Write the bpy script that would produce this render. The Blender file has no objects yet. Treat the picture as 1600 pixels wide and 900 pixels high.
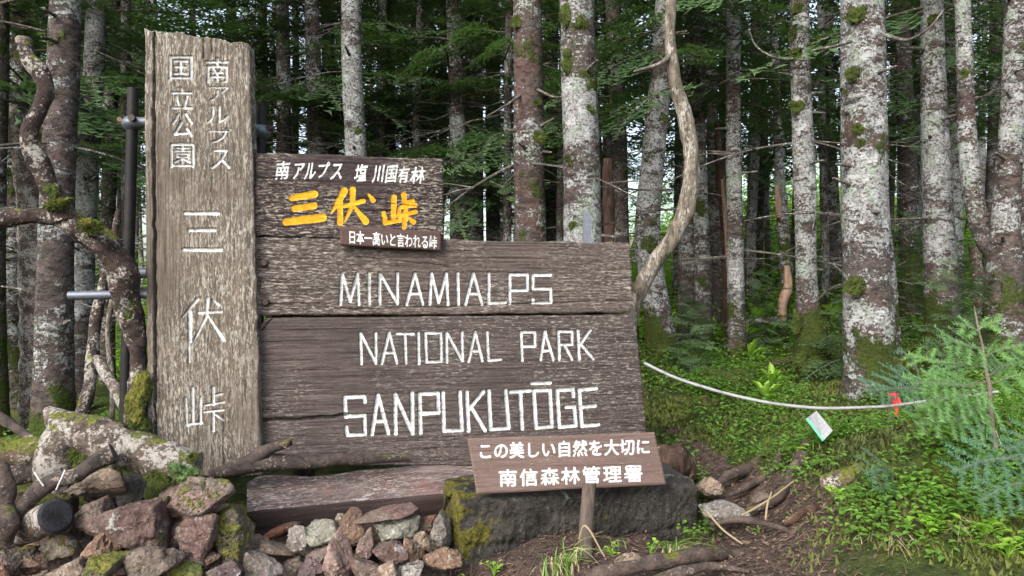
import bpy, math, random
import numpy as np
from mathutils import Vector

# ---------------------------------------------------------------- camera, sky, sun, exposure
S = bpy.context.scene
COL = S.collection
CAMZ = 1.3
F = 1200.0
cam = bpy.data.cameras.new('camera'); cam.lens = 27.0; cam.sensor_width = 36.0; cam.clip_end = 800; cam.clip_start = 0.05
camo = bpy.data.objects.new('camera', cam); COL.objects.link(camo)
camo.location = (0, 0, CAMZ); camo.rotation_euler = (math.radians(90), 0, 0)
S.camera = camo
W = bpy.data.worlds.new('World'); S.world = W; W.use_nodes = True
wn = W.node_tree.nodes; wl = W.node_tree.links
sky = wn.new('ShaderNodeTexSky'); sky.sky_type = 'NISHITA'; sky.sun_disc = False
SUN_EL, SUN_AZ = math.radians(36), math.radians(-150)      # high, behind the camera and to its left
sky.sun_elevation = SUN_EL; sky.sun_rotation = SUN_AZ
sky.dust_density = 4.0; sky.air_density = 1.0; sky.ozone_density = 1.0
hs = wn.new('ShaderNodeHueSaturation'); hs.inputs['Saturation'].default_value = 0.6
wl.new(sky.outputs[0], hs.inputs['Color']); wl.new(hs.outputs[0], wn['Background'].inputs[0])
wn['Background'].inputs[1].default_value = 0.15
sl = bpy.data.lights.new('sun', 'SUN'); sl.energy = 0.9; sl.angle = math.radians(24); sl.color = (1.0, 0.975, 0.94)
so = bpy.data.objects.new('sun', sl); COL.objects.link(so)
sd = Vector((math.sin(SUN_AZ) * math.cos(SUN_EL), math.cos(SUN_AZ) * math.cos(SUN_EL), math.sin(SUN_EL)))
so.rotation_euler = sd.to_track_quat('Z', 'Y').to_euler()
S.view_settings.view_transform = 'Standard'; S.view_settings.look = 'None'
S.view_settings.exposure = 1.65; S.view_settings.gamma = 1.0
S.cycles.max_bounces = 8; S.cycles.diffuse_bounces = 5; S.cycles.transmission_bounces = 5
S.cycles.use_denoising = True

R = random.Random(11)
NR = np.random.default_rng(11)

# ---------------------------------------------------------------- numeric helpers
def P(px, py, d):
    """a point at depth d metres in front of the viewpoint, seen at photo position px, py"""
    return np.array([(px - 800.0) / F * d, d, CAMZ - (py - 450.0) / F * d])

def _h(ix, iy, iz):
    n = (ix.astype(np.uint32) * np.uint32(374761393) + iy.astype(np.uint32) * np.uint32(668265263)
         + iz.astype(np.uint32) * np.uint32(2147483647 - 12345))
    n = (n ^ (n >> np.uint32(13))) * np.uint32(1274126177)
    n = n ^ (n >> np.uint32(16))
    return (n & np.uint32(0xffff)).astype(np.float64) / 65535.0

def vnoise(p):
    p = np.asarray(p, float); i = np.floor(p).astype(np.int64); f = p - i
    f = f * f * (3 - 2 * f)
    x, y, z = i[:, 0], i[:, 1], i[:, 2]
    r = 0
    for dx in (0, 1):
        wx = f[:, 0] if dx else 1 - f[:, 0]
        for dy in (0, 1):
            wy = f[:, 1] if dy else 1 - f[:, 1]
            for dz in (0, 1):
                wz = f[:, 2] if dz else 1 - f[:, 2]
                r = r + wx * wy * wz * _h(x + dx, y + dy, z + dz)
    return r * 2 - 1

def fbm(p, o=3):
    p = np.asarray(p, float); a, s, r = 1.0, 1.0, 0
    for k in range(o):
        r = r + a * vnoise(p * s + 17.3 * k); a *= .5; s *= 2.03
    return r

def spline(pts, n):
    pts = np.asarray(pts, float)
    if len(pts) == 2:
        t = np.linspace(0, 1, n)[:, None]; return pts[0] * (1 - t) + pts[1] * t
    k = np.concatenate([[0], np.cumsum(np.linalg.norm(np.diff(pts[:, :3], axis=0), axis=1) + 1e-6)])
    m = np.gradient(pts, k, axis=0)
    t = np.linspace(0, k[-1], n); i = np.clip(np.searchsorted(k, t, side='right') - 1, 0, len(k) - 2)
    h = (k[i + 1] - k[i]); u = ((t - k[i]) / h)[:, None]; h = h[:, None]
    return ((2 * u**3 - 3 * u**2 + 1) * pts[i] + (u**3 - 2 * u**2 + u) * h * m[i]
            + (-2 * u**3 + 3 * u**2) * pts[i + 1] + (u**3 - u**2) * h * m[i + 1])

def mk(name, parts, mats, smooth=True, parent=None, loc=None, attrs=None):
    """one mesh object from [(verts, faces, material index)]; faces may be an array or a list of rings"""
    Vs, loops, tot, mi, off = [], [], [], [], 0
    for v, f, m in parts:
        v = np.asarray(v, np.float32).reshape(-1, 3); Vs.append(v)
        if isinstance(f, np.ndarray):
            loops.append((f + off).ravel()); tot.append(np.full(len(f), f.shape[1])); mi.append(np.full(len(f), m))
        else:
            for r in f:
                loops.append(np.asarray(r) + off); tot.append(np.array([len(r)])); mi.append(np.array([m]))
        off += len(v)
    V = np.concatenate(Vs); L = np.concatenate(loops).astype(np.int32); T = np.concatenate(tot).astype(np.int32); M = np.concatenate(mi).astype(np.int32)
    if loc is not None: V = V - np.asarray(loc, np.float32)
    me = bpy.data.meshes.new(name)
    me.vertices.add(len(V)); me.vertices.foreach_set('co', V.ravel())
    me.loops.add(len(L)); me.loops.foreach_set('vertex_index', L)
    me.polygons.add(len(T)); me.polygons.foreach_set('loop_start', np.concatenate([[0], np.cumsum(T)[:-1]]).astype(np.int32))
    me.polygons.foreach_set('loop_total', T); me.polygons.foreach_set('material_index', M)
    me.polygons.foreach_set('use_smooth', np.full(len(T), bool(smooth)))
    for k, a in (attrs or {}).items():
        at = me.attributes.new(k, 'FLOAT', 'POINT'); at.data.foreach_set('value', np.asarray(a, np.float32))
    for m in (mats if isinstance(mats, (list, tuple)) else [mats]): me.materials.append(m)
    me.update(calc_edges=True); me.validate()
    o = bpy.data.objects.new(name, me); COL.objects.link(o)
    if loc is not None and parent is None: o.location = [float(c) for c in loc]
    if parent is not None: o.parent = parent
    return o

def tag(o, label=None, cat=None, group=None, kind=None):
    if label: o['label'] = label
    if cat: o['category'] = cat
    if group: o['group'] = group
    if kind: o['kind'] = kind
    return o

def thing(name, label, cat, loc=(0, 0, 0), group=None):
    o = bpy.data.objects.new(name, None); COL.objects.link(o); o.location = [float(c) for c in loc]
    o.empty_display_size = .1
    return tag(o, label, cat, group)

def tube(pts, rad, seg=12, n=40, bump=0.0, bscale=8.0, caps=True, seed=0, flat=1.0):
    """a tapered, knobbly round limb along a smooth path"""
    pts = np.asarray(pts, float); rad = np.broadcast_to(np.asarray(rad, float), (len(pts),))
    q = spline(np.concatenate([pts, rad[:, None]], 1), n); c, r = q[:, :3], np.maximum(q[:, 3], 1e-4)
    t = np.gradient(c, axis=0); t /= np.linalg.norm(t, axis=1)[:, None] + 1e-9
    ref = np.array([0, 1, 0.]) if abs(t[0][1]) < .8 else np.array([1., 0, 0])
    N = np.zeros_like(c); a = ref - t[0] * (ref @ t[0]); N[0] = a / np.linalg.norm(a)
    for i in range(1, n):
        a = N[i - 1] - t[i] * (N[i - 1] @ t[i]); N[i] = a / (np.linalg.norm(a) + 1e-9)
    B = np.cross(t, N)
    th = np.linspace(0, 2 * np.pi, seg, endpoint=False)
    d = np.cos(th)[None, :, None] * N[:, None] * flat + np.sin(th)[None, :, None] * B[:, None]
    rr = np.broadcast_to(r[:, None], (n, seg)).copy()
    V = c[:, None] + d * rr[:, :, None]
    if bump:
        k = fbm(V.reshape(-1, 3) * bscale + seed * 7.7, 3).reshape(n, seg)
        V = c[:, None] + d * (rr * (1 + bump * k))[:, :, None]
    V = V.reshape(-1, 3)
    i = np.arange(n - 1)[:, None] * seg; j = np.arange(seg)[None]; j2 = (j + 1) % seg
    Fq = np.stack([i + j, i + j2, i + seg + j2, i + seg + j], -1).reshape(-1, 4)
    out = [(V, Fq)]
    if caps:
        out.append((V[:seg], [list(range(seg))[::-1]])); out.append((V[-seg:], [list(range(seg))]))
    return out

def T(parts, m=0): return [(v, f, m) for v, f in parts]

# ---------------------------------------------------------------- materials
class Mat:
    def __init__(s, name, rough=.8, spec=.25):
        s.m = bpy.data.materials.new(name); s.m.use_nodes = True; s.t = s.m.node_tree; s.b = s.t.nodes['Principled BSDF']
        s.b.inputs['Roughness'].default_value = rough; s.b.inputs['Specular IOR Level'].default_value = spec
        s._c = None
    def n(s, ty, **k):
        o = s.t.nodes.new(ty)
        for a, v in k.items(): setattr(o, a, v)
        return o
    def lk(s, a, b): s.t.links.new(a, b)
    def put(s, v, sock):
        if isinstance(v, (int, float)): sock.default_value = v
        elif isinstance(v, tuple): sock.default_value = (*v, 1) if len(v) == 3 and sock.type == 'RGBA' else v
        else: s.lk(v, sock)
    def coord(s, scale=(1, 1, 1), rnd=True, world=False):
        if world:
            src = s.n('ShaderNodeNewGeometry').outputs['Position']
        else:
            src = s.n('ShaderNodeTexCoord').outputs['Object']
        mp = s.n('ShaderNodeMapping'); s.lk(src, mp.inputs[0]); mp.inputs['Scale'].default_value = scale
        if rnd:
            oi = s.n('ShaderNodeObjectInfo'); mu = s.n('ShaderNodeMath', operation='MULTIPLY'); s.lk(oi.outputs['Random'], mu.inputs[0]); mu.inputs[1].default_value = 60
            s.lk(mu.outputs[0], mp.inputs['Location'])
        return mp.outputs[0]
    def noise(s, co, scale, detail=4, rough=.6, dist=0):
        o = s.n('ShaderNodeTexNoise'); s.lk(co, o.inputs['Vector']); o.inputs['Scale'].default_value = scale
        o.inputs['Detail'].default_value = detail; o.inputs['Roughness'].default_value = rough; o.inputs['Distortion'].default_value = dist
        return o.outputs['Fac']
    def ramp(s, v, a, b, lo=0.0, hi=1.0):
        o = s.n('ShaderNodeMapRange'); s.put(v, o.inputs[0]); o.inputs[1].default_value = a; o.inputs[2].default_value = b
        o.inputs[3].default_value = lo; o.inputs[4].default_value = hi
        return o.outputs[0]
    def math(s, op, a, b=0.0):
        o = s.n('ShaderNodeMath', operation=op); s.put(a, o.inputs[0]); s.put(b, o.inputs[1]); return o.outputs[0]
    def mix(s, f, a, b, mode='MIX'):
        o = s.n('ShaderNodeMix', data_type='RGBA', blend_type=mode); s.put(f, o.inputs[0]); s.put(a, o.inputs[6]); s.put(b, o.inputs[7]); return o.outputs[2]
    def attr(s, name): return s.n('ShaderNodeAttribute', attribute_name=name).outputs['Fac']
    def objcol(s):
        oi = s.n('ShaderNodeObjectInfo'); sp = s.n('ShaderNodeSeparateColor'); s.lk(oi.outputs['Color'], sp.inputs[0])
        return oi.outputs['Color'], sp.outputs[0], sp.outputs[1], sp.outputs[2], oi.outputs['Alpha']
    def up(s):
        g = s.n('ShaderNodeNewGeometry'); x = s.n('ShaderNodeSeparateXYZ'); s.lk(g.outputs['Normal'], x.inputs[0]); return x.outputs[2]
    def sepz(s, co):
        x = s.n('ShaderNodeSeparateXYZ'); s.lk(co, x.inputs[0]); return x.outputs[2]
    def col(s, v): s.put(v, s.b.inputs['Base Color']); return s
    def bump(s, v, dist=.01, st=1.0):
        o = s.n('ShaderNodeBump'); s.put(v, o.inputs['Height']); o.inputs['Distance'].default_value = dist; o.inputs['Strength'].default_value = st
        s.lk(o.outputs[0], s.b.inputs['Normal']); return s

def bark_mat():
    """fir bark with crusts of pale lichen; object colour = (how pale, how mossy, how red)"""
    m = Mat('bark', .9, .15); c = m.coord((1, 1, 1)); cs = m.coord((1, 1, 1.9)); _, pale, mossy, red, _a = m.objcol()
    n1 = m.noise(cs, 16, 5, .75); n2 = m.noise(c, 60, 4, .75); n3 = m.noise(cs, 4.5, 5, .72, .5); n4 = m.noise(c, 2.0, 3, .6); n5 = m.noise(cs, 20, 5, .75, .3)
    base = m.mix(m.ramp(n1, .36, .64), (.018, .015, .014), (.095, .079, .072))
    base = m.mix(m.math('MULTIPLY', red, m.ramp(n4, .45, .6)), base, m.mix(m.ramp(n1, .36, .64), (.030, .020, .018), (.105, .070, .062)))
    # crusts with sharp edges: big patches broken up by small ones
    k = m.math('ADD', m.math('MULTIPLY', n3, .55), m.math('MULTIPLY', n5, .45))
    z = m.sepz(m.n('ShaderNodeTexCoord').outputs['Object'])
    k = m.math('ADD', k, m.math('MULTIPLY', m.math('SUBTRACT', n2, .5), .35))
    thr = m.math('SUBTRACT', k, m.math('ADD', m.ramp(pale, 0, 1, .60, .435), m.ramp(z, .15, 1.0, .09, 0)))
    thr = m.math('ADD', thr, m.ramp(m.noise(cs, 1.1, 3, .5), .35, .65, -.07, .07))
    li = m.ramp(thr, 0, .025)
    lc = m.mix(m.ramp(n2, .36, .64), (.08, .08, .079), (.30, .31, .305))
    lc = m.mix(m.ramp(m.noise(c, 11, 3), .54, .60, 0, .6), lc, (.36, .375, .38))
    lc = m.mix(m.ramp(m.noise(c, 6, 2), .52, .62, 0, .75), lc, m.mix(m.ramp(n2, .35, .65), (.10, .13, .10), (.24, .29, .24)))
    lc = m.mix(m.ramp(m.noise(cs, 34, 4, .75), .55, .61), lc, (.075, .058, .052))
    colr = m.mix(li, base, lc)
    colr = m.mix(m.ramp(m.noise(cs, 3.1, 4, .7), .60, .66, 0, .8), colr, (.03, .024, .02))
    scar = m.ramp(m.noise(m.coord((1, 1, 4.5)), 7, 4, .65, .3), .64, .68); colr = m.mix(m.math('MULTIPLY', scar, .85), colr, (.028, .022, .02))
    ms = m.math('ADD', m.noise(c, 2.6, 5, .7), m.math('ADD', m.math('MULTIPLY', mossy, .16), m.ramp(z, .1, .95, .20, 0)))
    mm = m.ramp(ms, .66, .72)
    mc = m.mix(m.ramp(n2, .3, .7), (.010, .016, .004), (.050, .068, .012))
    colr = m.mix(mm, colr, mc)
    m.col(colr)
    h = m.math('ADD', m.math('SUBTRACT', m.math('MULTIPLY', n1, .5), m.math('MULTIPLY', scar, .35)), m.math('ADD', m.math('MULTIPLY', n2, .35), m.math('ADD', m.math('MULTIPLY', li, .12), m.math('MULTIPLY', mm, .4))))
    m.bump(h, .03, 1.0); return m.m

def plank_mat(name, axis, lo, mid, pale, flecks=.5, fleck_len=10, red=0.0):
    """weathered board, grain along local axis 'x' or 'z', with paint in the cut letters"""
    m = Mat(name, .85, .2)
    st = (1, 1, fleck_len) if axis == 'x' else (fleck_len, 1, 1)
    s2 = (1, 8, 40) if axis == 'x' else (40, 8, 1)
    c = m.coord(st, True); cg = m.coord(s2, True); c1 = m.coord((1, 1, 1), True)
    g = m.noise(cg, 3.2, 7, .75, .3); f = m.noise(c, 24, 5, .72, .5); g3 = m.noise(cg, 11, 4, .75); b = m.noise(c1, 2.4, 4, .6); d = m.noise(c, 60, 4, .7)
    k = m.mix(m.ramp(m.math('ADD', m.math('MULTIPLY', g, .55), m.math('MULTIPLY', g3, .45)), .40, .60), lo, mid)
    k = m.mix(m.ramp(b, .4, .65, 0, .7), k, m.mix(.5, k, lo))
    if red: k = m.mix(m.ramp(m.noise(c1, 3.0, 3), .5, .65, 0, red), k, (.16, .06, .045))
    fm = m.math('MULTIPLY', m.ramp(m.math('ADD', m.math('MULTIPLY', f, .62), m.math('MULTIPLY', d, .38)), .585 - .16 * flecks, .625 - .16 * flecks), m.ramp(m.noise(c1, 1.7, 5, .65), .42, .58, .10, 1))
    k = m.mix(m.math('MULTIPLY', fm, .9), k, m.mix(m.ramp(d, .35, .65), tuple(v * .6 for v in pale), pale))
    k = m.mix(m.ramp(g, .36, .28, 0, .9), k, (.012, .009, .008))
    k = m.mix(m.ramp(m.noise(c, 34, 4, .7), .40, .34, 0, .7), k, lo)
    w = m.attr('paint'); wn_ = m.noise(c1, 60, 4, .7)
    wm = m.ramp(m.math('ADD', w, m.ramp(wn_, .3, .7, -.34, .10)), .44, .58)
    k = m.mix(wm, k, m.mix(m.ramp(wn_, .35, .7), (.28, .29, .285), (.60, .615, .62)))
    y = m.attr('gold'); k = m.mix(m.ramp(m.math('ADD', y, m.ramp(wn_, .3, .7, -.15, .08)), .42, .56), k, m.mix(m.ramp(wn_, .4, .7), (.42, .205, .010), (.60, .335, .02)))
    m.col(k)
    m.bump(m.math('ADD', m.math('MULTIPLY', g, .7), m.math('MULTIPLY', fm, .25)), .006, .8); return m.m

def rock_mat():
    m = Mat('stone', .8, .3); c = m.coord(); col, r, g, b, a = m.objcol()
    n1 = m.noise(c, 9, 5, .7); n2 = m.noise(c, 60, 4, .75); n3 = m.noise(c, 4, 4, .6, .6); n4 = m.noise(c, 16, 4, .7)
    k = m.mix(m.ramp(n1, .3, .7), m.mix(1.0, col, (.38, .36, .36), 'MULTIPLY'), m.mix(1.0, col, (1.25, 1.2, 1.15), 'MULTIPLY'))
    k = m.mix(m.ramp(n3, .50, .60, 0, .55), k, m.mix(m.ramp(n1, .35, .65), (.07, .058, .048), (.20, .165, .135)))
    k = m.mix(m.ramp(n2, .54, .64, 0, .55), k, m.mix(1.0, col, (2.0, 2.2, 2.3), 'MULTIPLY'))
    k = m.mix(m.ramp(m.noise(c, 5, 4, .7), .50, .62, 0, .75), k, m.mix(m.ramp(n2, .35, .65), (.05, .04, .033), (.17, .14, .11)))
    k = m.mix(m.ramp(n2, .42, .34, 0, .8), k, m.mix(1.0, col, (.28, .26, .26), 'MULTIPLY'))
    k = m.mix(m.ramp(n4, .61, .65, 0, .6), k, m.mix(m.ramp(n2, .35, .65), (.15, .15, .14), (.42, .43, .40)))
    vo = m.n('ShaderNodeTexVoronoi', feature='DISTANCE_TO_EDGE'); vo.inputs['Scale'].default_value = 13; dco = m.n('ShaderNodeMixRGB'); dco.inputs[0].default_value = .12; m.lk(c, dco.inputs[1]); dn = m.n('ShaderNodeTexNoise'); dn.inputs['Scale'].default_value = 9; m.lk(c, dn.inputs['Vector']); m.lk(dn.outputs['Color'], dco.inputs[2]); m.lk(dco.outputs[0], vo.inputs['Vector'])
    crk = m.math('MULTIPLY', m.ramp(vo.outputs[0], .018, 0), m.ramp(n1, .48, .56))
    k = m.mix(m.math('MULTIPLY', crk, .4), k, (.03, .024, .02))
    ms = m.math('ADD', m.noise(c, 9, 5, .7), m.math('ADD', m.math('MULTIPLY', a, .34), m.ramp(m.up(), -.6, 1, -.18, .04)))
    mm = m.ramp(ms, .70, .75)
    k = m.mix(mm, k, m.mix(m.ramp(n3, .35, .65), m.mix(m.ramp(n2, .3, .7), (.02, .03, .008), (.09, .11, .02)), m.mix(m.ramp(n2, .3, .7), (.05, .045, .01), (.19, .17, .03))))
    m.col(k); m.bump(m.math('SUBTRACT', m.math('ADD', m.math('ADD', m.math('MULTIPLY', n4, .7), m.math('MULTIPLY', n1, .6)), m.math('ADD', m.math('MULTIPLY', n2, .35), m.math('MULTIPLY', mm, .5))), m.math('MULTIPLY', crk, .15)), .03, 1.0); return m.m

def wood_mat(name, a, b, spot=None, amount=.5, mossy=0.0, scale=1.0, stretch=(1, 1, 1)):
    """dead wood / roots: two browns, optional lichen crust, optional moss on top"""
    m = Mat(name, .85, .2); c = m.coord(stretch); n1 = m.noise(c, 16 * scale, 6, .75, .4); n2 = m.noise(c, 75 * scale, 4, .75); n3 = m.noise(c, 11 * scale, 6, .75)
    k = m.mix(m.ramp(n1, .35, .65), a, b)
    if spot: k = m.mix(m.ramp(m.math('ADD', m.math('MULTIPLY', n3, .6), m.math('MULTIPLY', n2, .4)), .60 - .22 * amount, .64 - .22 * amount), k, m.mix(m.ramp(n2, .3, .7), tuple(x * .55 for x in spot), spot))
    h = m.math('ADD', m.math('MULTIPLY', n1, .6), m.math('MULTIPLY', n2, .4))
    if mossy:
        mm = m.ramp(m.math('ADD', m.noise(c, 7, 5, .7), m.ramp(m.up(), -.5, 1, -.15, .15)), .74 - .3 * mossy, .79 - .3 * mossy)
        k = m.mix(mm, k, m.mix(m.ramp(n2, .3, .7), (.025, .035, .008), (.13, .14, .02)))
    k = m.mix(m.ramp(n2, .42, .34, 0, .7), k, tuple(v * .4 for v in a))
    m.col(k); m.bump(h, .018, 1.0); return m.m

def leaf_mat(name, a, b, trans=.35, rough=.5):
    m = Mat(name, rough, .35); oi = m.n('ShaderNodeObjectInfo'); c = m.coord((1, 1, 1), True)
    r = m.attr('rnd'); k = m.mix(m.math('ADD', m.math('MULTIPLY', r, .7), m.math('MULTIPLY', m.noise(c, 1.2, 3), .4)), a, b)
    k = m.mix(m.ramp(oi.outputs['Random'], 0, 1, 0, .35), k, m.mix(.5, k, (.05, .06, .03)))
    m.col(k)
    if trans:
        t = m.n('ShaderNodeBsdfTranslucent'); m.put(m.mix(1.0, k, (1.3, 1.5, .6), 'MULTIPLY'), t.inputs[0])
        x = m.n('ShaderNodeMixShader'); x.inputs[0].default_value = trans
        m.lk(m.b.outputs[0], x.inputs[1]); m.lk(t.outputs[0], x.inputs[2]); m.lk(x.outputs[0], m.t.nodes['Material Output'].inputs[0])
    return m.m

def plain_mat(name, c, rough=.5, metal=0.0, wear=None, spec=.4, scale=30):
    m = Mat(name, rough, spec); m.b.inputs['Metallic'].default_value = metal; co = m.coord()
    n = m.noise(co, scale, 5, .7); k = m.mix(m.ramp(n, .35, .65), tuple(x * .72 for x in c), c)
    if wear: k = m.mix(m.ramp(m.noise(co, scale * .4, 5, .7), .53, .62), k, wear)
    m.col(k); m.bump(n, .002, .5); return m.m

def concrete_mat():
    m = Mat('old_concrete', .9, .2); c = m.coord(); n1 = m.noise(c, 6, 5, .65); n2 = m.noise(c, 40, 4, .75); n3 = m.noise(c, 3, 4, .6)
    k = m.mix(m.ramp(n1, .35, .65), (.012, .011, .0095), (.050, .045, .039))
    k = m.mix(m.ramp(n2, .44, .36, 0, .9), k, (.010, .009, .008))
    k = m.mix(m.ramp(n2, .58, .68, 0, .7), k, (.11, .105, .095))
    k = m.mix(m.ramp(m.noise(c, 5, 4, .7), .63, .67, 0, .7), k, (.17, .20, .16))
    z = m.sepz(m.n('ShaderNodeTexCoord').outputs['Object'])
    x = m.n('ShaderNodeSeparateXYZ'); m.lk(m.n('ShaderNodeTexCoord').outputs['Object'], x.inputs[0])
    ms = m.math('ADD', m.noise(c, 8, 5, .7), m.math('ADD', m.ramp(z, .12, .26, -.1, .08), m.ramp(x.outputs[0], .02, .30, .10, -.12)))
    mm = m.ramp(ms, .62, .68)
    k = m.mix(mm, k, m.mix(m.ramp(n2, .3, .7), (.035, .035, .008), (.13, .115, .02)))
    m.col(k); m.bump(m.math('ADD', n1, m.math('MULTIPLY', n2, .6)), .05, 1.0); return m.m

def ground_mat():
    m = Mat('forest_floor', .95, .15); c = m.coord((1, 1, 1), False); p = m.attr('path')
    n1 = m.noise(c, 3, 5, .65); n2 = m.noise(c, 26, 5, .75); n3 = m.noise(c, 90, 3, .7)
    dirt = m.mix(m.ramp(n2, .35, .65), (.018, .013, .011), (.085, .060, .050))
    dirt = m.mix(m.ramp(n3, .60, .68), dirt, (.20, .14, .10))
    moss = m.mix(m.ramp(n2, .32, .66), (.010, .016, .005), (.048, .066, .016))
    moss = m.mix(m.ramp(n1, .48, .62), moss, m.mix(m.ramp(n3, .35, .65), (.05, .06, .012), (.12, .13, .025)))
    moss = m.mix(m.ramp(m.noise(c, 5, 4, .7), .58, .66), moss, dirt)
    k = m.mix(m.ramp(m.math('ADD', p, m.ramp(n2, .3, .7, -.25, .25)), .4, .6), moss, dirt)
    m.col(k); m.bump(m.math('ADD', m.math('MULTIPLY', n2, .6), m.math('MULTIPLY', n3, .4)), .03, 1.0); return m.m

BARK = bark_mat(); ROCK = rock_mat(); CONC = concrete_mat(); GROUND = ground_mat()
POSTW = plank_mat('post_board', 'z', (.040, .032, .026), (.135, .112, .088), (.34, .32, .275), .55, 5)
PLANK = plank_mat('sign_plank', 'x', (.024, .018, .018), (.100, .078, .070), (.29, .265, .23), .5, 5)
PLANK2 = plank_mat('darker_sign_plank', 'x', (.020, .0155, .015), (.094, .075, .069), (.28, .255, .225), .40, 5)
PLANKD = plank_mat('dark_plank', 'x', (.012, .008, .009), (.050, .035, .036), (.29, .265, .215), .50, 4)
SMALLP = plank_mat('small_brown_board', 'x', (.045, .029, .026), (.085, .056, .048), (.14, .11, .10), .0, 10)
LEANP = plank_mat('leaning_brown_board', 'x', (.068, .046, .040), (.155, .110, .096), (.26, .20, .175), .25, 9)
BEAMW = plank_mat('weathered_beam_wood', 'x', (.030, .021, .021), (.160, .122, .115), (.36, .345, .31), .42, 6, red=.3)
BEAMD = plank_mat('dark_beam_side', 'x', (.016, .011, .010), (.055, .038, .034), (.12, .10, .09), .2, 8)  # darker tone for the beam's front, back and underside
LICHW = wood_mat('lichened_log', (.028, .021, .017), (.11, .085, .066), (.29, .275, .25), .48, .36)
MOSSW = wood_mat('mossy_log', (.03, .022, .016), (.11, .08, .058), (.34, .33, .28), .30, .58)
DARKW = wood_mat('charred_driftwood', (.014, .012, .012), (.075, .058, .05), (.24, .20, .17), .22, .08)
GNARL = wood_mat('gnarled_bark', (.011, .008, .0075), (.060, .041, .035), (.29, .275, .245), .36, .45)
REDW = wood_mat('rotten_red_wood', (.014, .009, .007), (.080, .047, .034), (.28, .22, .17), .18, .12, 1, (1, 1, .25))
PALEW = wood_mat('pale_dead_bark', (.040, .031, .023), (.18, .155, .12), (.32, .305, .27), .35, .05, 1.8, (1, 1, .35))
PEELW = wood_mat('peeled_wood', (.16, .10, .068), (.36, .25, .185), (.14, .09, .07), .2, 0, 1, (1, 1, .3))
ROOTW = wood_mat('root_bark', (.022, .017, .015), (.095, .07, .058), (.22, .19, .16), .15, .18)
CHAR = wood_mat('burnt_end', (.008, .008, .010), (.028, .028, .034))
NEEDLE = leaf_mat('fir_needles', (.045, .088, .038), (.105, .185, .075), .28, .5)
NEEDLEN = leaf_mat('young_fir_needles', (.035, .09, .03), (.13, .26, .065), .25, .45)
NEEDLEB = leaf_mat('bluish_fir_needles', (.03, .085, .045), (.085, .18, .095), .25, .5)
TWIG = wood_mat('twig', (.035, .028, .024), (.12, .105, .09), (.27, .28, .26), .35)
LEAFG = leaf_mat('ground_leaves', (.040, .10, .014), (.165, .32, .05), .4)
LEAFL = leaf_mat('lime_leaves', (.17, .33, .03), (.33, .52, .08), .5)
MOSSF = leaf_mat('moss_fronds', (.020, .032, .007), (.105, .128, .022), .15, .9)
GRASSM = leaf_mat('grass_blades', (.07, .16, .025), (.20, .34, .07), .3)
DRYG = leaf_mat('dry_grass', (.22, .17, .10), (.48, .40, .27), .2, .8)
LITTER = leaf_mat('dry_litter', (.028, .018, .015), (.22, .145, .105), .05, .9)
STEEL = plain_mat('black_steel', (.007, .007, .008), .6, 0, (.016, .012, .010), .25)
GALV = plain_mat('galvanised_steel', (.11, .125, .155), .5, .4, (.08, .10, .115), .5)
ROPEM = plain_mat('white_hose', (.22, .23, .235), .6, 0, (.10, .095, .08), .3, 14)
REDT = plain_mat('red_tape', (.62, .035, .045), .5)
STAKEM = wood_mat('stake_wood', (.04, .031, .026), (.125, .10, .082), None, 0, 0, 1, (1, 1, .15))
TAGW = plain_mat('laminated_card', (.19, .20, .21), .35, 0, (.11, .12, .13), .5, 60)
TAGG = plain_mat('green_card_edge', (.05, .36, .22), .4)
INK = plain_mat('faded_print', (.20, .21, .23), .6)
WIRE = plain_mat('white_wire', (.55, .55, .54), .4, .2)
BOLT = plain_mat('rusty_bolt', (.045, .03, .026), .6, .4, (.11, .055, .03))
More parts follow.
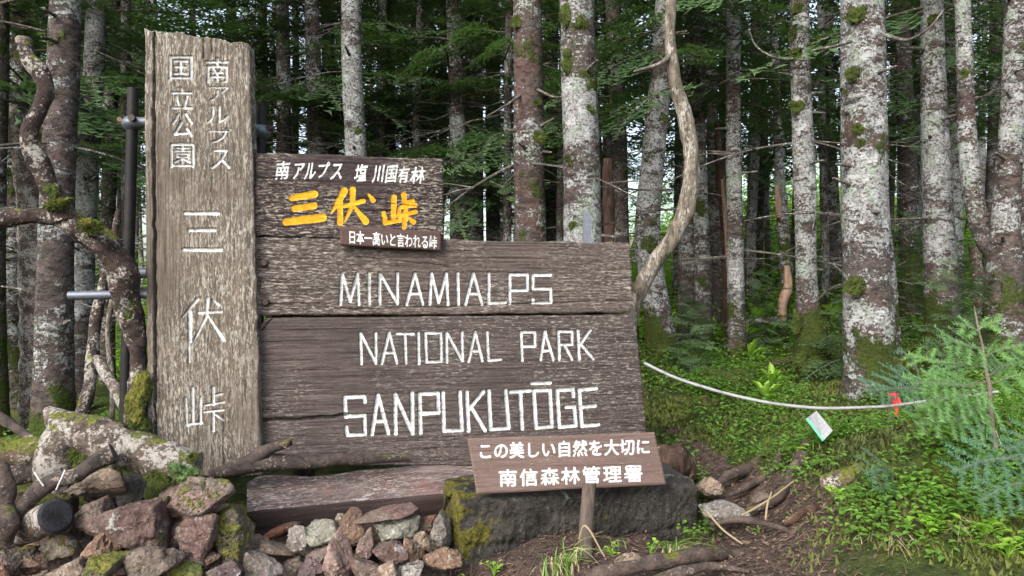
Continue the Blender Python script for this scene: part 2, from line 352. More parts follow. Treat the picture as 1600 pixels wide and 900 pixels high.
# ---------------------------------------------------------------- the ground: one sheet through surveyed heights
CP = [P(1200, 880, 2.6), P(1000, 900, 2.75), P(710, 912, 2.98), P(800, 897, 2.95), P(860, 884, 2.95), P(918, 862, 2.95), P(560, 940, 3.05), P(1200, 800, 3.25), P(1150, 752, 3.8),
      P(1110, 700, 4.3), P(1080, 640, 5.0), P(1150, 600, 5.7), P(1360, 622, 4.8), P(1265, 592, 6.2), P(1146, 572, 7.0), P(1035, 555, 6.5),
      P(1470, 540, 6.0), P(1575, 550, 5.3), P(1220, 535, 8.0), P(1450, 695, 2.85), P(1335, 862, 2.5), P(1590, 885, 2.2), P(1550, 780, 2.6),
      P(1500, 650, 3.5), P(1350, 655, 4.2), P(1620, 640, 3.3), P(1250, 705, 3.7), P(1310, 785, 3.05), P(100, 1010, 2.6), P(300, 1000, 2.72), P(100, 880, 3.15), P(300, 880, 3.2), P(100, 745, 3.5),
      P(300, 770, 3.55), P(560, 860, 3.35), P(1394, 692, 3.95), P(1092, 850, 3.25), P(1400, 770, 2.66), P(800, 780, 3.55), P(60, 690, 5.0), P(1180, 392, 18), P(1350, 400, 16), P(1560, 465, 10), P(1400, 520, 8.5),
      np.array([-.6, 5.2, .42]), np.array([.4, 5.2, .45]), np.array([-.5, 9, .5]), np.array([-8, 12, .15]), np.array([-5.5, 9, .18]), np.array([-15, 25, 0.]), np.array([0, 14, .75]),
      np.array([0, 25, 1.2]), np.array([11, 30, 4.6]), np.array([0, 60, 2.6]), np.array([25, 60, 4.5]), np.array([-40, 60, -.5]), np.array([0, 0, 0.02]), np.array([0, 1.4, .12]),
      np.array([3, 0, .25]), np.array([-3, 0, 0]), np.array([-2.6, 3.2, .25]), np.array([0, -12, -.2]), np.array([40, 0, 2.]), np.array([-40, 0, -.5]), np.array([0, -60, 0]), np.array([90, 60, 6.]), np.array([-90, 60, 0.]),
      np.array([0, 120, 5.]), np.array([60, 120, 8.]), np.array([-60, 120, 2.])]
CP = np.array(CP)
def _phi(a, b): return np.sqrt(((a[:, None, :2] - b[None, :, :2]) ** 2).sum(-1) + .12)
_A = _phi(CP, CP) - np.eye(len(CP)) * .02
_n = len(CP); _M = np.zeros((_n + 1, _n + 1)); _M[:_n, :_n] = _A; _M[_n, :_n] = 1; _M[:_n, _n] = 1
_w = np.linalg.solve(_M, np.append(CP[:, 2], 0))
PATH = spline(np.array([[0, -3, 0], [.02, 1.2, 0], [.30, 2.3, 0], [.70, 2.8, 0], [1.02, 3.2, 0], [1.08, 3.9, 0], [1.0, 4.7, 0]]), 60)[:, :2]
def pathness(x, y):
    p = np.stack([x, y], -1); d = np.full(len(p), 99.)
    for q in PATH: d = np.minimum(d, np.hypot(p[:, 0] - q[0], p[:, 1] - q[1]))
    w = np.interp(y, [1, 2.3, 2.8, 3.2, 3.8, 4.4, 4.8], [.8, .50, .40, .25, .15, .07, .0])
    left = (x < .6) & (y < 3.4)
    return np.where(left, 1.0, np.clip(1.5 - d / np.maximum(w, .05), 0, 1))
def height(x, y, fine=True):
    x = np.atleast_1d(np.asarray(x, float)); y = np.atleast_1d(np.asarray(y, float)); z = np.zeros(len(x))
    for i in range(0, len(x), 20000):
        q = np.stack([x[i:i + 20000], y[i:i + 20000]], -1)
        z[i:i + 20000] = _phi(q, CP) @ _w[:_n] + _w[_n]
    q = np.stack([x, y, x * 0], -1)
    if fine:
        pth = pathness(x, y); amp = np.clip((np.hypot(x, y) - 1) / 4, .25, 1)
        z = z + .045 * fbm(q * 1.7, 3) * amp + (.016 + .012 * (1 - pth)) * fbm(q * 9, 3)
    return z
def hz(x, y): return float(height([x], [y])[0])

def axis(lo, hi, a, b, step, g=1.18):
    v = list(np.arange(a, b, step)); s = step
    while v[-1] < hi: s *= g; v.append(v[-1] + s)
    s = step
    while v[0] > lo: s *= g; v.insert(0, v[0] - s)
    return np.array(v)
gx = axis(-260, 260, -2.6, 3.4, .035); gy = axis(-200, 320, 1.9, 6.5, .035)
X, Y = np.meshgrid(gx, gy); xx, yy = X.ravel(), Y.ravel(); zz = height(xx, yy)
i = np.arange(len(gy) - 1)[:, None] * len(gx) + np.arange(len(gx) - 1)[None]; i = i.ravel()
gr = mk('ground', [(np.stack([xx, yy, zz], -1), np.stack([i, i + 1, i + 1 + len(gx), i + len(gx)], -1), 0)], GROUND, attrs={'path': pathness(xx, yy)})
tag(gr, kind='structure')

# ---------------------------------------------------------------- carved and painted boards
_fc = bpy.data.curves.new('glyph', 'FONT'); _fo = bpy.data.objects.new('glyph', _fc); COL.objects.link(_fo)
_gl = {}
def glyph(ch, off):
    """outline triangles of one character in em units"""
    if (ch, off) not in _gl:
        _fc.body = ch; _fc.offset = off; dg = bpy.context.evaluated_depsgraph_get(); dg.update()
        me = bpy.data.meshes.new_from_object(_fo.evaluated_get(dg)); me.calc_loop_triangles()
        v = np.array([p.co[:2] for p in me.vertices]); t = np.array([l.vertices[:] for l in me.loop_triangles])
        _gl[(ch, off)] = v[t]; bpy.data.meshes.remove(me)
    return _gl[(ch, off)]
def stamp_tris(pts, tris, mask, val=1.0):
    for ox, oy in ((-.25, -.15), (.25, .15)):
        hit = np.zeros(len(pts), bool); q = pts + np.array([ox, oy])
        for t in tris:
            lo, hi = t.min(0), t.max(0)
            s = np.nonzero((q[:, 0] >= lo[0]) & (q[:, 0] <= hi[0]) & (q[:, 1] >= lo[1]) & (q[:, 1] <= hi[1]))[0]
            if not len(s): continue
            a, b, c = t; p = q[s]
            e = lambda u, v: (v[0] - u[0]) * (p[:, 1] - u[1]) - (v[1] - u[1]) * (p[:, 0] - u[0])
            e1, e2, e3 = e(a, b), e(b, c), e(c, a)
            hit[s[((e1 >= 0) & (e2 >= 0) & (e3 >= 0)) | ((e1 <= 0) & (e2 <= 0) & (e3 <= 0))]] = True
        mask += hit * .5 * val
def stamp_char(px, mask, ch, quad, off=0.0, fit='box'):
    """quad: photo corners TL, TR, BR, BL of the glyph's own box ('box') or of its em cell ('em')"""
    tr = glyph(ch, 0.0); q = np.array(quad, float); rad = off * np.linalg.norm(q[3] - q[0])
    if fit == 'box': lo, hi = tr.reshape(-1, 2).min(0), tr.reshape(-1, 2).max(0)
    else: lo, hi = np.array([0, -.12]), np.array([1, .88])
    u = (tr - lo) / (hi - lo); a, b = u[..., :1], 1 - u[..., 1:]
    t = (q[0] * (1 - a) + q[1] * a) * (1 - b) + (q[3] * (1 - a) + q[2] * a) * b
    lo, hi = t.reshape(-1, 2).min(0) - 1 - rad, t.reshape(-1, 2).max(0) + 1 + rad
    s = np.nonzero((px[:, 0] > lo[0]) & (px[:, 0] < hi[0]) & (px[:, 1] > lo[1]) & (px[:, 1] < hi[1]))[0]
    best = np.zeros(len(s))
    for k in range(9 if rad > .15 else 1):
        o = np.array([math.cos(k * .785), math.sin(k * .785)]) * rad * (k < 8) if rad > .15 else np.zeros(2)
        m = np.zeros(len(s)); stamp_tris(px[s] + o, t, m); best = np.maximum(best, m)
    mask[s] = np.maximum(mask[s], np.clip(best, 0, 1))
def stamp_stroke(px, mask, depth, x0, y0, x1, y1, w0, w1=None):
    w1 = w0 if w1 is None else w1; W_ = max(w0, w1)
    s = np.nonzero((px[:, 0] > min(x0, x1) - W_) & (px[:, 0] < max(x0, x1) + W_) & (px[:, 1] > min(y0, y1) - W_) & (px[:, 1] < max(y0, y1) + W_))[0]
    if not len(s): return
    a = np.array([x0, y0]); d = np.array([x1 - x0, y1 - y0]); L = np.hypot(*d) + 1e-6
    t = np.clip(((px[s] - a) @ d) / L**2, 0, 1); dist = np.linalg.norm(px[s] - a - t[:, None] * d, axis=1)
    hw = (w0 * (1 - t) + w1 * t) / 2
    mask[s] = np.maximum(mask[s], np.clip((hw - dist) / 1.2 + .5, 0, 1))
    depth[s] = np.maximum(depth[s], np.clip(1 - dist / (hw + .8), 0, 1))

class Plane:
    """the upright plane a board lies in: through the photo point px,py at depth d, turned by yaw and leaned back"""
    def __init__(s, px, py, d, yaw, lean=0.0):
        s.o = P(px, py, d); y, l = math.radians(yaw), math.radians(lean)
        s.u = np.array([math.cos(y), math.sin(y), 0]); f = np.array([-math.sin(y), math.cos(y), 0])
        s.w = np.array([0, 0, math.cos(l)]) + f * math.sin(l); s.n = f * math.cos(l) - np.array([0, 0, math.sin(l)])   # n points away from the viewer
        s.yaw, s.lean = y, l
    def uw(s, px, py, push=0.0):
        c = np.array([0, 0, CAMZ]); r = np.array([(px - 800) / F, 1, -(py - 450) / F]); o = s.o + s.n * push
        h = c + r * (((o - c) @ s.n) / (r @ s.n)); return np.array([(h - o) @ s.u, (h - o) @ s.w])
    def px(s, u, w, push=0.0):
        p = s.o + s.n * push + u[:, None] * s.u + w[:, None] * s.w
        return np.stack([800 + F * p[:, 0] / p[:, 1], 450 - F * (p[:, 2] - CAMZ) / p[:, 1]], -1)

def board(name, plane, push, quad, thick, res, mat, draw, parent=None, label=None, cat=None, group=None, grain='x', rough=.0022, edge=.004, cut=.009, top=None, warp=None, cracks=(), sink=None):
    """a thick board whose front is a fine grid: grain, cracks and the letters cut by draw(px, paint, gold, depth)"""
    q = np.array([plane.uw(x, y, push) for x, y in quad])          # TL TR BR BL
    wd = max(np.linalg.norm(q[1] - q[0]), np.linalg.norm(q[2] - q[3])); ht = max(np.linalg.norm(q[3] - q[0]), np.linalg.norm(q[2] - q[1]))
    nu, nw = max(8, int(wd / res)), max(8, int(ht / res))
    a = np.linspace(0, 1, nu); b = np.linspace(0, 1, nw); A, B = np.meshgrid(a, b); A, B = A.ravel(), B.ravel()
    uw = (q[0] * (1 - A)[:, None] + q[1] * A[:, None]) * (1 - B)[:, None] + (q[3] * (1 - A)[:, None] + q[2] * A[:, None]) * B[:, None]
    sd = np.full(len(A), 3.7 + len(name) * 1.3 + push * 50)
    # ragged outline
    dl, dr, dt, db = A * wd, (1 - A) * wd, B * ht, (1 - B) * ht
    eu = fbm(np.stack([uw[:, 1] * 14, sd, sd], -1), 3); ew = fbm(np.stack([uw[:, 0] * 9, sd + 5, sd], -1), 3)
    f = lambda d: np.exp(-d / .02)
    uw[:, 0] += edge * (eu * f(dl) + np.roll(eu, 7) * f(dr)); uw[:, 1] += edge * (ew * f(dt) - np.roll(ew, 5) * f(db))
    if top is not None: uw[:, 1] += top(A) * np.exp(-dt / .10)
    if warp is not None: uw = warp(uw, A, B)
    px = plane.px(uw[:, 0], uw[:, 1], push)
    paint = np.zeros(len(A)); gold = np.zeros(len(A)); dep = np.zeros(len(A))
    draw(px, paint, gold, dep)
    g = np.stack([uw[:, 0] * (1.6 if grain == 'x' else 75), sd, uw[:, 1] * (75 if grain == 'x' else 1.6)], -1)
    g2 = np.stack([uw[:, 0] * (7 if grain == 'x' else 38), sd + 9, uw[:, 1] * (38 if grain == 'x' else 7)], -1)
    y = rough * (fbm(g, 3) + .9 * fbm(g2, 3)) * (1 - .75 * np.clip(np.maximum(paint, gold) * (cut > 0), 0, 1))
    for pts, wpx, dd in cracks:
        m = np.zeros(len(A)); d2 = np.zeros(len(A))
        for (x0, y0), (x1, y1) in zip(pts[:-1], pts[1:]): stamp_stroke(px + 1.2 * fbm(np.concatenate([px * .06, px[:, :1] * 0], 1), 2)[:, None], m, d2, x0, y0, x1, y1, wpx)
        y = y + dd * d2
    y = y + cut * np.clip(dep * 1.7, 0, 1)
    e = np.minimum(np.minimum(dl, dr), np.minimum(dt, db)); y = y + .006 * np.clip(1 - e / .010, 0, 1) ** 2
    if sink is not None: y = y + sink(px)
    V = np.stack([uw[:, 0], y, uw[:, 1]], -1)
    k = (np.arange(nw - 1)[:, None] * nu + np.arange(nu - 1)[None]).ravel()
    Fq = np.stack([k, k + nu, k + nu + 1, k + 1], -1)
    ring = np.concatenate([np.arange(nu), np.arange(1, nw) * nu + nu - 1, (nw - 1) * nu + np.arange(nu - 2, -1, -1), np.arange(nw - 2, 0, -1) * nu])
    n = len(ring); rv = V[ring]; ns = 5; sv = []
    for j in range(ns):
        r = rv.copy(); r[:, 1] = rv[:, 1] * (1 - j / (ns - 1)) + thick * j / (ns - 1)
        jit = .0025 * fbm(np.stack([r[:, 0] * 30, r[:, 1] * 60 + j, r[:, 2] * 30], -1), 2) * (0 < j < ns - 1)
        c = rv.mean(0); dirv = rv - c; dirv[:, 1] = 0; dirv /= np.linalg.norm(dirv, axis=1)[:, None] + 1e-9
        sv.append(r - dirv * (.002 + np.abs(jit))[:, None] * (j > 0))
    sv = np.concatenate(sv); a_ = np.arange(n); b_ = (a_ + 1) % n
    Fs = np.concatenate([np.stack([a_ + j * n, b_ + j * n, b_ + (j + 1) * n, a_ + (j + 1) * n], -1) for j in range(ns - 1)])
    parts = [(V, Fq, 0), (sv, Fs, 0), (sv[-n:], [list(range(n))], 0)]
    z0 = np.zeros(len(sv) + n)
    o = mk(name, parts, mat, attrs={'paint': np.concatenate([paint, z0]), 'gold': np.concatenate([gold, z0])})
    base = plane.o + plane.n * push
    if parent is None:
        o.location = base; o.rotation_euler = (-plane.lean, 0, plane.yaw)
    else:
        o.parent = parent; pl = np.array(parent.location); d = base - pl; c, s = math.cos(plane.yaw), math.sin(plane.yaw)
        o.location = (d[0] * c + d[1] * s, -d[0] * s + d[1] * c, d[2])
    return tag(o, label, cat, group)

def strokes(L, sx=1.0, ox=0, oy=0, w=8):
    return [(ox + a / sx, oy + b / sx, ox + c / sx, oy + d / sx, *(r if r else (w,))) for a, b, c, d, *r in L]
def box(x0, y0, x1, y1, sl=0): return [(x0, y0), (x1, y0 + sl), (x1, y1 + sl), (x0, y1)]

# --- the tall post
POST = Plane(232, 700, 3.35, 3.0)
ROOT_POST = None
big = [(140, 68, 246, 68, 13, 15), (155, 122, 236, 122, 13, 14), (136, 184, 256, 185, 13, 15),
       (180, 342, 133, 400, 13, 5), (157, 385, 157, 478, 16, 14), (153, 478, 154, 545, 9, 6), (185, 386, 256, 382, 11, 12), (213, 340, 208, 400, 14, 12), (208, 400, 168, 478, 12, 6), (212, 394, 264, 474, 9, 15), (230, 345, 248, 362, 8, 12),
       (165, 626, 166, 738, 11), (143, 658, 146, 748, 9), (190, 658, 190, 740, 10), (143, 744, 194, 738, 9), (150, 745, 150, 768, 7, 5),
       (231, 623, 231, 680, 11), (231, 652, 260, 644, 8), (203, 682, 264, 672, 8), (200, 703, 264, 697, 8), (231, 700, 231, 764, 11), (237, 712, 262, 730, 7, 9), (205, 640, 205, 642, 5)]
big = [(220 + a / 2.044, 300 + b / 2.044, 220 + c / 2.044, 300 + d / 2.044, *[k / 2.044 * .85 for k in r]) for a, b, c, d, *r in big]
def draw_post(px, paint, gold, dep):
    for s in big: stamp_stroke(px, paint, dep, *s)
    for ch, b in (('南', (321, 91, 357, 129)), ('ア', (325, 135, 357, 157)), ('ル', (323, 165, 357, 192)), ('プ', (326, 200, 360, 223)), ('ス', (328, 233, 359, 264)),
                  ('囯', (264, 87, 300, 125)), ('立', (266, 136, 301, 170)), ('公', (267, 176, 302, 214)), ('園', (266, 224, 303, 262))):
        stamp_char(px, paint, ch, box(*b), .012)
    np.maximum(dep, .55 * np.clip(paint, 0, 1), out=dep)
def post_top(A): return .002 * np.sin(A * 21) + .006 * fbm(np.stack([A * 17, A * 0, A * 0 + 3], -1), 3) - .05 * A
post = board('tall_sign_post', POST, 0, [(225, 44), (388, 50), (408, 745), (231, 745)], .085, .0024, POSTW, draw_post, label='tall weathered board post carved with vertical white Japanese characters', cat='sign post', grain='z',
             rough=.0026, edge=.004, top=post_top, cracks=[([(240, 50), (241, 300), (242, 500), (243, 745)], 4.2, .035), ([(318, 52), (317, 90)], 3, .012), ([(330, 60), (330, 80)], 2, .01), ([(348, 650), (350, 735)], 2, .01)])

# --- the wide sign: two heavy planks bolted one above the other
SIGN = Plane(405, 495, 3.42, 12.0)
def mv(x0, y0, k, L, w): return [(x0 + a / k, y0 + b / k, x0 + c / k, y0 + d / k, w) for a, b, c, d in L]
def chain(*p): return [(p[i][0], p[i][1], p[i + 1][0], p[i + 1][1]) for i in range(len(p) - 1)]
L1 = (chain((35, 248), (42, 108), (78, 235), (112, 108), (118, 248)) + chain((165, 105), (165, 248)) + chain((213, 248), (213, 108), (293, 245), (293, 105)) + chain((335, 248), (372, 108), (408, 248)) + chain((345, 200), (396, 200))
      + chain((440, 248), (447, 108), (480, 240), (515, 108), (522, 248)) + chain((567, 108), (570, 248)) + chain((602, 248), (638, 108), (676, 248)) + chain((616, 200), (664, 200)) + chain((708, 110), (708, 243), (782, 240))
      + chain((803, 245), (803, 114), (882, 114), (882, 185), (803, 185)) + chain((988, 115), (908, 116), (908, 178), (988, 178), (990, 240), (908, 242), (908, 226)))
L2 = (chain((130, 518), (125, 378), (195, 515), (195, 378)) + chain((222, 518), (256, 376), (290, 515)) + chain((232, 468), (280, 468)) + chain((290, 382), (365, 382)) + chain((327, 382), (332, 515)) + chain((388, 378), (391, 518))
      + chain((420, 378), (490, 378), (492, 508), (425, 510), (420, 378)) + chain((518, 512), (516, 376), (588, 505), (586, 374)) + chain((616, 508), (646, 374), (678, 505)) + chain((626, 460), (668, 460)) + chain((700, 374), (706, 503), (762, 498))
      + chain((860, 503), (854, 374), (916, 374), (918, 438), (858, 440)) + chain((943, 500), (962, 370), (1000, 498)) + chain((950, 460), (988, 458)) + chain((1028, 500), (1024, 372), (1084, 372), (1086, 430), (1026, 432)) + chain((1050, 432), (1086, 498))
      + chain((1112, 366), (1118, 498)) + chain((1168, 366), (1116, 440)) + chain((1124, 428), (1182, 496)))
L3 = (chain((145, 690), (143, 667), (55, 670), (58, 758), (143, 752), (146, 838), (65, 842), (62, 805)) + chain((178, 838), (205, 660), (252, 836)) + chain((190, 780), (238, 778)) + chain((285, 836), (283, 657), (362, 835), (360, 650))
      + chain((398, 832), (394, 655), (476, 652), (480, 740), (398, 745)) + chain((500, 650), (504, 822), (586, 820), (576, 645)) + chain((608, 645), (616, 822)) + chain((682, 645), (618, 724)) + chain((626, 712), (690, 820))
      + chain((708, 642), (716, 815), (798, 810), (784, 640)) + chain((806, 645), (895, 640)) + chain((850, 645), (860, 812)) + chain((912, 640), (985, 637), (994, 802), (922, 808), (912, 640)) + chain((903, 607), (985, 604))
      + chain((1092, 665), (1088, 634), (1018, 638), (1028, 805), (1102, 798), (1096, 712), (1058, 714)) + chain((1195, 630), (1118, 636), (1130, 800), (1205, 794)) + chain((1122, 714), (1190, 708)))
K = 2.902
S1 = mv(520, 390, K, L1, 5.0); S2 = mv(520, 390, K, L2, 4.7); S3 = mv(520, 390, K, L3, 6.2)
def draw_top(px, paint, gold, dep):
    for s in S1: stamp_stroke(px, paint, dep, *s)
def draw_low(px, paint, gold, dep):
    for s in S2 + S3: stamp_stroke(px, paint, dep, *s)
def corner_cut(uw, A, B, ct):
    for (ca, cb, fa, fb, tl) in ct:      # fraction of the width / height cut off at a corner
        a = np.abs(A - ca) / fa; b = np.abs(B - cb) / fb; s = a + b
        k = s < 1
        t = np.where(k, (1 - s) / 2, 0)
        uw[:, 0] += t * fa * tl[0] * (1 if ca == 0 else -1); uw[:, 1] += t * fb * tl[1] * (-1 if cb == 0 else 1)
    return uw
sign = thing('park_sign', 'wide dark plank sign carved MINAMIALPS NATIONAL PARK SANPUKUTOGE in white capitals', 'sign', SIGN.o)
sign.rotation_euler = (0, 0, SIGN.yaw)
board('plank', SIGN, 0, [(396, 370), (985, 379), (991, 489), (398, 494)], .09, .0025, PLANK, draw_top, parent=sign, rough=.0028,
      cracks=[([(560, 402), (640, 410), (700, 416)], 2.5, .008), ([(420, 475), (560, 484), (800, 476), (985, 470)], 4, .006), ([(405, 440), (440, 442)], 3, .008)],
      warp=lambda uw, A, B: corner_cut(uw, A, B, [(1, 1, .022, .2, (1.7, .27))]))
board('plank', SIGN, .006, [(402, 496.5), (993, 491.5), (1016, 728), (402, 728)], .09, .0027, PLANK2, draw_low, parent=sign, rough=.0026,
      cracks=[([(402, 658), (470, 655), (545, 649)], 5.5, .03), ([(402, 640), (424, 641)], 3, .012), ([(540, 649), (700, 642)], 1.6, .006), ([(410, 515), (425, 500)], 3, .01), ([(600, 690), (720, 688)], 2, .006)],
      warp=lambda uw, A, B: corner_cut(uw, A, B, [(0, 0, .036, .085, (1.7, .27)), (1, 0, .022, .06, (1.7, .27))]))
def plane_child(parent, plane, parts, name, mat):
    o = mk(name, T(parts), mat); o.parent = parent; return o
for (x, y) in ((413, 411), (415, 472)):
    u, w = SIGN.uw(x, y); plane_child(sign, SIGN, tube([(u, .004, w), (u, -.012, w), (u, -.016, w)], [.017, .017, .012], 8, 6), 'bolt', BOLT)
for (x, y) in ((427, 641), (428, 651)):
    u, w = SIGN.uw(x, y); plane_child(sign, SIGN, tube([(u, .004, w), (u, -.006, w)], [.006, .005], 8, 3), 'nail', BOLT)
q = [SIGN.uw(*p) for p in ((420, 400), (960, 400), (985, 690), (420, 700))]
v = np.array([(u, .103 + t, w) for t in (0, .03) for u, w in q]); plane_child(sign, SIGN, [], 'added_backing', DARKW) if 0 else None
bk = mk('added_backing', [(v, [[0, 1, 2, 3], [7, 6, 5, 4], [0, 4, 5, 1], [1, 5, 6, 2], [2, 6, 7, 3], [3, 7, 4, 0]], 0)], DARKW, smooth=False); bk.parent = sign  # added dark sheet behind the planks so the seam between them reads dark
ul, wl_ = SIGN.uw(470, 600); ur, _ = SIGN.uw(940, 600)
for u in (ul, ur):
    plane_child(sign, SIGN, tube([(u, .20, wl_ - .75), (u, .20, wl_ + .45)], .055, 10, 8, .03), 'support_post', DARKW)

# --- the dark upper panel with brushed characters
Kz = 3.215; brush = [(245, 287, 358, 268, 26, 30), (258, 341, 355, 326, 26, 30), (215, 408, 398, 386, 30, 36),
    (508, 252, 470, 322, 30, 24), (470, 322, 440, 364, 22, 6), (487, 305, 487, 412, 22, 26), (508, 328, 604, 302, 16, 20), (550, 246, 548, 325, 26, 22), (548, 325, 510, 405, 22, 7), (556, 330, 615, 404, 12, 30), (630, 270, 652, 298, 10, 22),
    (758, 283, 754, 398, 24, 22), (706, 362, 714, 412, 18, 22), (714, 412, 790, 398, 22, 16), (784, 345, 786, 402, 16, 18),
    (806, 268, 816, 352, 22, 20), (814, 312, 852, 300, 14, 18), (776, 366, 866, 320, 6, 6), (790, 334, 864, 322, 14, 20), (778, 378, 866, 356, 16, 20), (816, 370, 808, 436, 24, 18), (828, 384, 856, 408, 10, 22)]
brush = [(380 + a / Kz, 220 + b / Kz, 380 + c / Kz, 220 + d / Kz, r[0] / Kz * 1.22, r[1] / Kz * 1.22) for a, b, c, d, *r in brush if not (a == 776 and b == 366)]
def draw_panel(px, paint, gold, dep):
    for ch, b in (('南', (162, 106, 232, 190)), ('ア', (250, 116, 306, 186)), ('ル', (308, 114, 366, 190)), ('プ', (375, 110, 432, 182)), ('ス', (440, 118, 500, 190)),
                  ('塩', (560, 120, 622, 200)), ('川', (650, 126, 706, 206)), ('国', (716, 128, 772, 206)), ('有', (777, 132, 834, 208)), ('林', (840, 134, 916, 212))):
        x0, y0, x1, y1 = [v / Kz for v in b]; x0 += 380; x1 += 380; y0 += 220; y1 += 220; k = 4
        k = 2.2; stamp_char(px, paint, ch, [(x0 + k + .6, y0), (x1 + k - .8, y0 - 1.5), (x1 - k - .2, y1), (x0 - k + 1, y1 + 1.5)], .026)
    g2 = np.zeros(len(px))
    for s in brush: stamp_stroke(px, gold, g2, *s)
    np.maximum(dep, np.maximum(.2 * np.clip(paint, 0, 1), .5 * np.clip(g2 * 2, 0, 1)), out=dep)
panel = board('upper_name_panel', SIGN, -.012, [(398, 238), (693, 249), (693, 372), (396, 367.5)], .07, .002, PLANKD, draw_panel, label='dark upper panel with yellow brushed characters below small white ones', cat='sign', rough=.003, cut=.004,
              cracks=[([(400, 277), (440, 278)], 2, .01), ([(600, 318), (690, 326)], 2.5, .006)])

# --- the two small painted boards
def draw_small(px, paint, gold, dep):
    for i, ch in enumerate('日本一高いと言われる峠'):
        x0 = 527 + i * 40.6; y0 = 447 + i * 2.6; h = 72
        if ch in '日': x0 += 0
        stamp_char(px, paint, ch, [(380 + a / Kz, 220 + b / Kz) for a, b in ((x0, y0), (x0 + 41, y0 + 2.4), (x0 + 41, y0 + h + 2.4), (x0, y0 + h))], .022, 'em')
board('highest_pass_plate', SIGN, -.045, [(531.5, 354), (689.5, 361.5), (689, 391.5), (530.5, 383.5)], .022, .0013, SMALLP, draw_small, label='thin brown plate with one row of white characters nailed under the yellow characters', cat='sign', rough=.0005, edge=.001, cut=0.0)
LEAN = Plane(746, 771, 3.06, 11.0, 14.0)
Kl = 3.462
def draw_lean(px, paint, gold, dep):
    Q = lambda pts: [(690 + a / Kl, 640 + b / Kl) for a, b in pts]
    for i, ch in enumerate('この美しい自然を大切に'):
        x0 = 193 + i * 85.4; y0 = 177 - i * 2.4 + 2; h = 92
        stamp_char(px, paint, ch, Q([(x0, y0), (x0 + 84, y0 - 2.4), (x0 + 86, y0 + h - 2.4), (x0 + 2, y0 + h)]), .032, 'em')
    for i, ch in enumerate('南信森林管理署'):
        x0 = 306 + i * 113; y0 = 323 - i * 4.2; h = 98
        stamp_char(px, paint, ch, Q([(x0, y0), (x0 + 104, y0 - 3.8), (x0 + 106, y0 + h - 3.8), (x0 + 2, y0 + h)]), .030, 'em')
lean = board('leaning_notice_board', LEAN, 0, [(731, 685), (1024, 675), (1042, 757), (745, 772)], .022, .0016, LEANP, draw_lean, label='reddish brown board with two rows of white characters leaning on the concrete block', cat='sign', rough=.0007, edge=.0015, cut=0.0)
bpy.data.objects.remove(_fo)

# --- steel pipes behind the post
def pipe(label, x, y0, y1, d, r, clamps, lean=0.0, group='black scaffold pipes'):
    a = P(x, y0, d); b = P(x - lean, y1, d); t = thing('scaffold_pipe', label, 'pipe', b, group)
    o = np.array(b); th = np.linspace(0, 2 * np.pi, 20, endpoint=False)
    pr = tube([b - o, a - o], r, 20, 12, caps=False); ins = tube([b - o, a - o], r * .86, 20, 12, caps=False)
    top = (a - o); rim = np.concatenate([top + np.stack([np.cos(th) * q, np.sin(th) * q, th * 0], -1) for q in (r, r * .86)])
    k = np.arange(20); pr.append((rim, np.stack([k, (k + 1) % 20, (k + 1) % 20 + 20, k + 20], -1)))
    mk('tube', T(pr + [(v, f[:, ::-1]) for v, f in ins]), STEEL, parent=t)
    for cy, sx in clamps:
        c = P(x - lean * (cy - y0) / (y1 - y0), cy, d) - o
        cl = mk('clamp', T(tube([c + [0, 0, -.03], c + [0, 0, -.024], c + [0, 0, .024], c + [0, 0, .03]], [r * 1.1, r * 1.38, r * 1.38, r * 1.1], 18, 10)
            + tube([c + [sx * .02, -.02, 0], c + [sx * .095, -.012, .004]], [.026, .024], 12, 6) + tube([c + [sx * .03, -.06, .012], c + [sx * .03, .03, .012]], [.011, .011], 6, 4)), GALV, parent=t)
        mk('nut', T(tube([c + [sx * .03, -.072, .012], c + [sx * .03, -.05, .012]], [.017, .017], 6, 3) + tube([c + [-sx * .045, -.03, .014], c + [-sx * .045, .02, .014]], [.013, .013], 6, 3)), BOLT, parent=cl)
    return t
pipe('black steel pipe with two clamps standing beside the post and gnarled limb', 208, 138, 690, 3.62, .0255, [(193, 1), (428, 1)], 14)
pipe('short black pipe top with clamp between the post and the dark upper panel', 408, 165, 720, 3.62, .0255, [(206, -1), (440, -1)], 8)
a = P(108, 462, 3.66); b = P(330, 458, 3.70)
hp = tube([a, b], .0215, 18, 8, caps=False); hin = tube([a, b], .0185, 18, 8, caps=False)
tag(mk('crossbar_pipe', T(hp + [(v, f[:, ::-1]) for v, f in hin]), GALV, loc=a), 'grey galvanised crossbar pipe running level behind the gnarled trunk', 'pipe')
a = P(917, 378, 4.3); z0 = hz(a[0], a[1])
tag(mk('metal_stake', [(np.array([[sx * .022, sy * .014, zt + (.02 if sx < 0 else -.012) * (zt > 1)] for zt in (0, P(0, 334, 4.3)[2] - z0) for sx, sy in ((-1, -1), (1, -1), (1, 1), (-1, 1))]),
     [[0, 1, 5, 4], [1, 2, 6, 5], [2, 3, 7, 6], [3, 0, 4, 7], [4, 5, 6, 7], [3, 2, 1, 0]], 0)], GALV, smooth=False, loc=(0, 0, 0)), 'blue grey metal stake with slanted top rising behind the wide sign', 'stake').location = (a[0], a[1], z0)
S_END = None

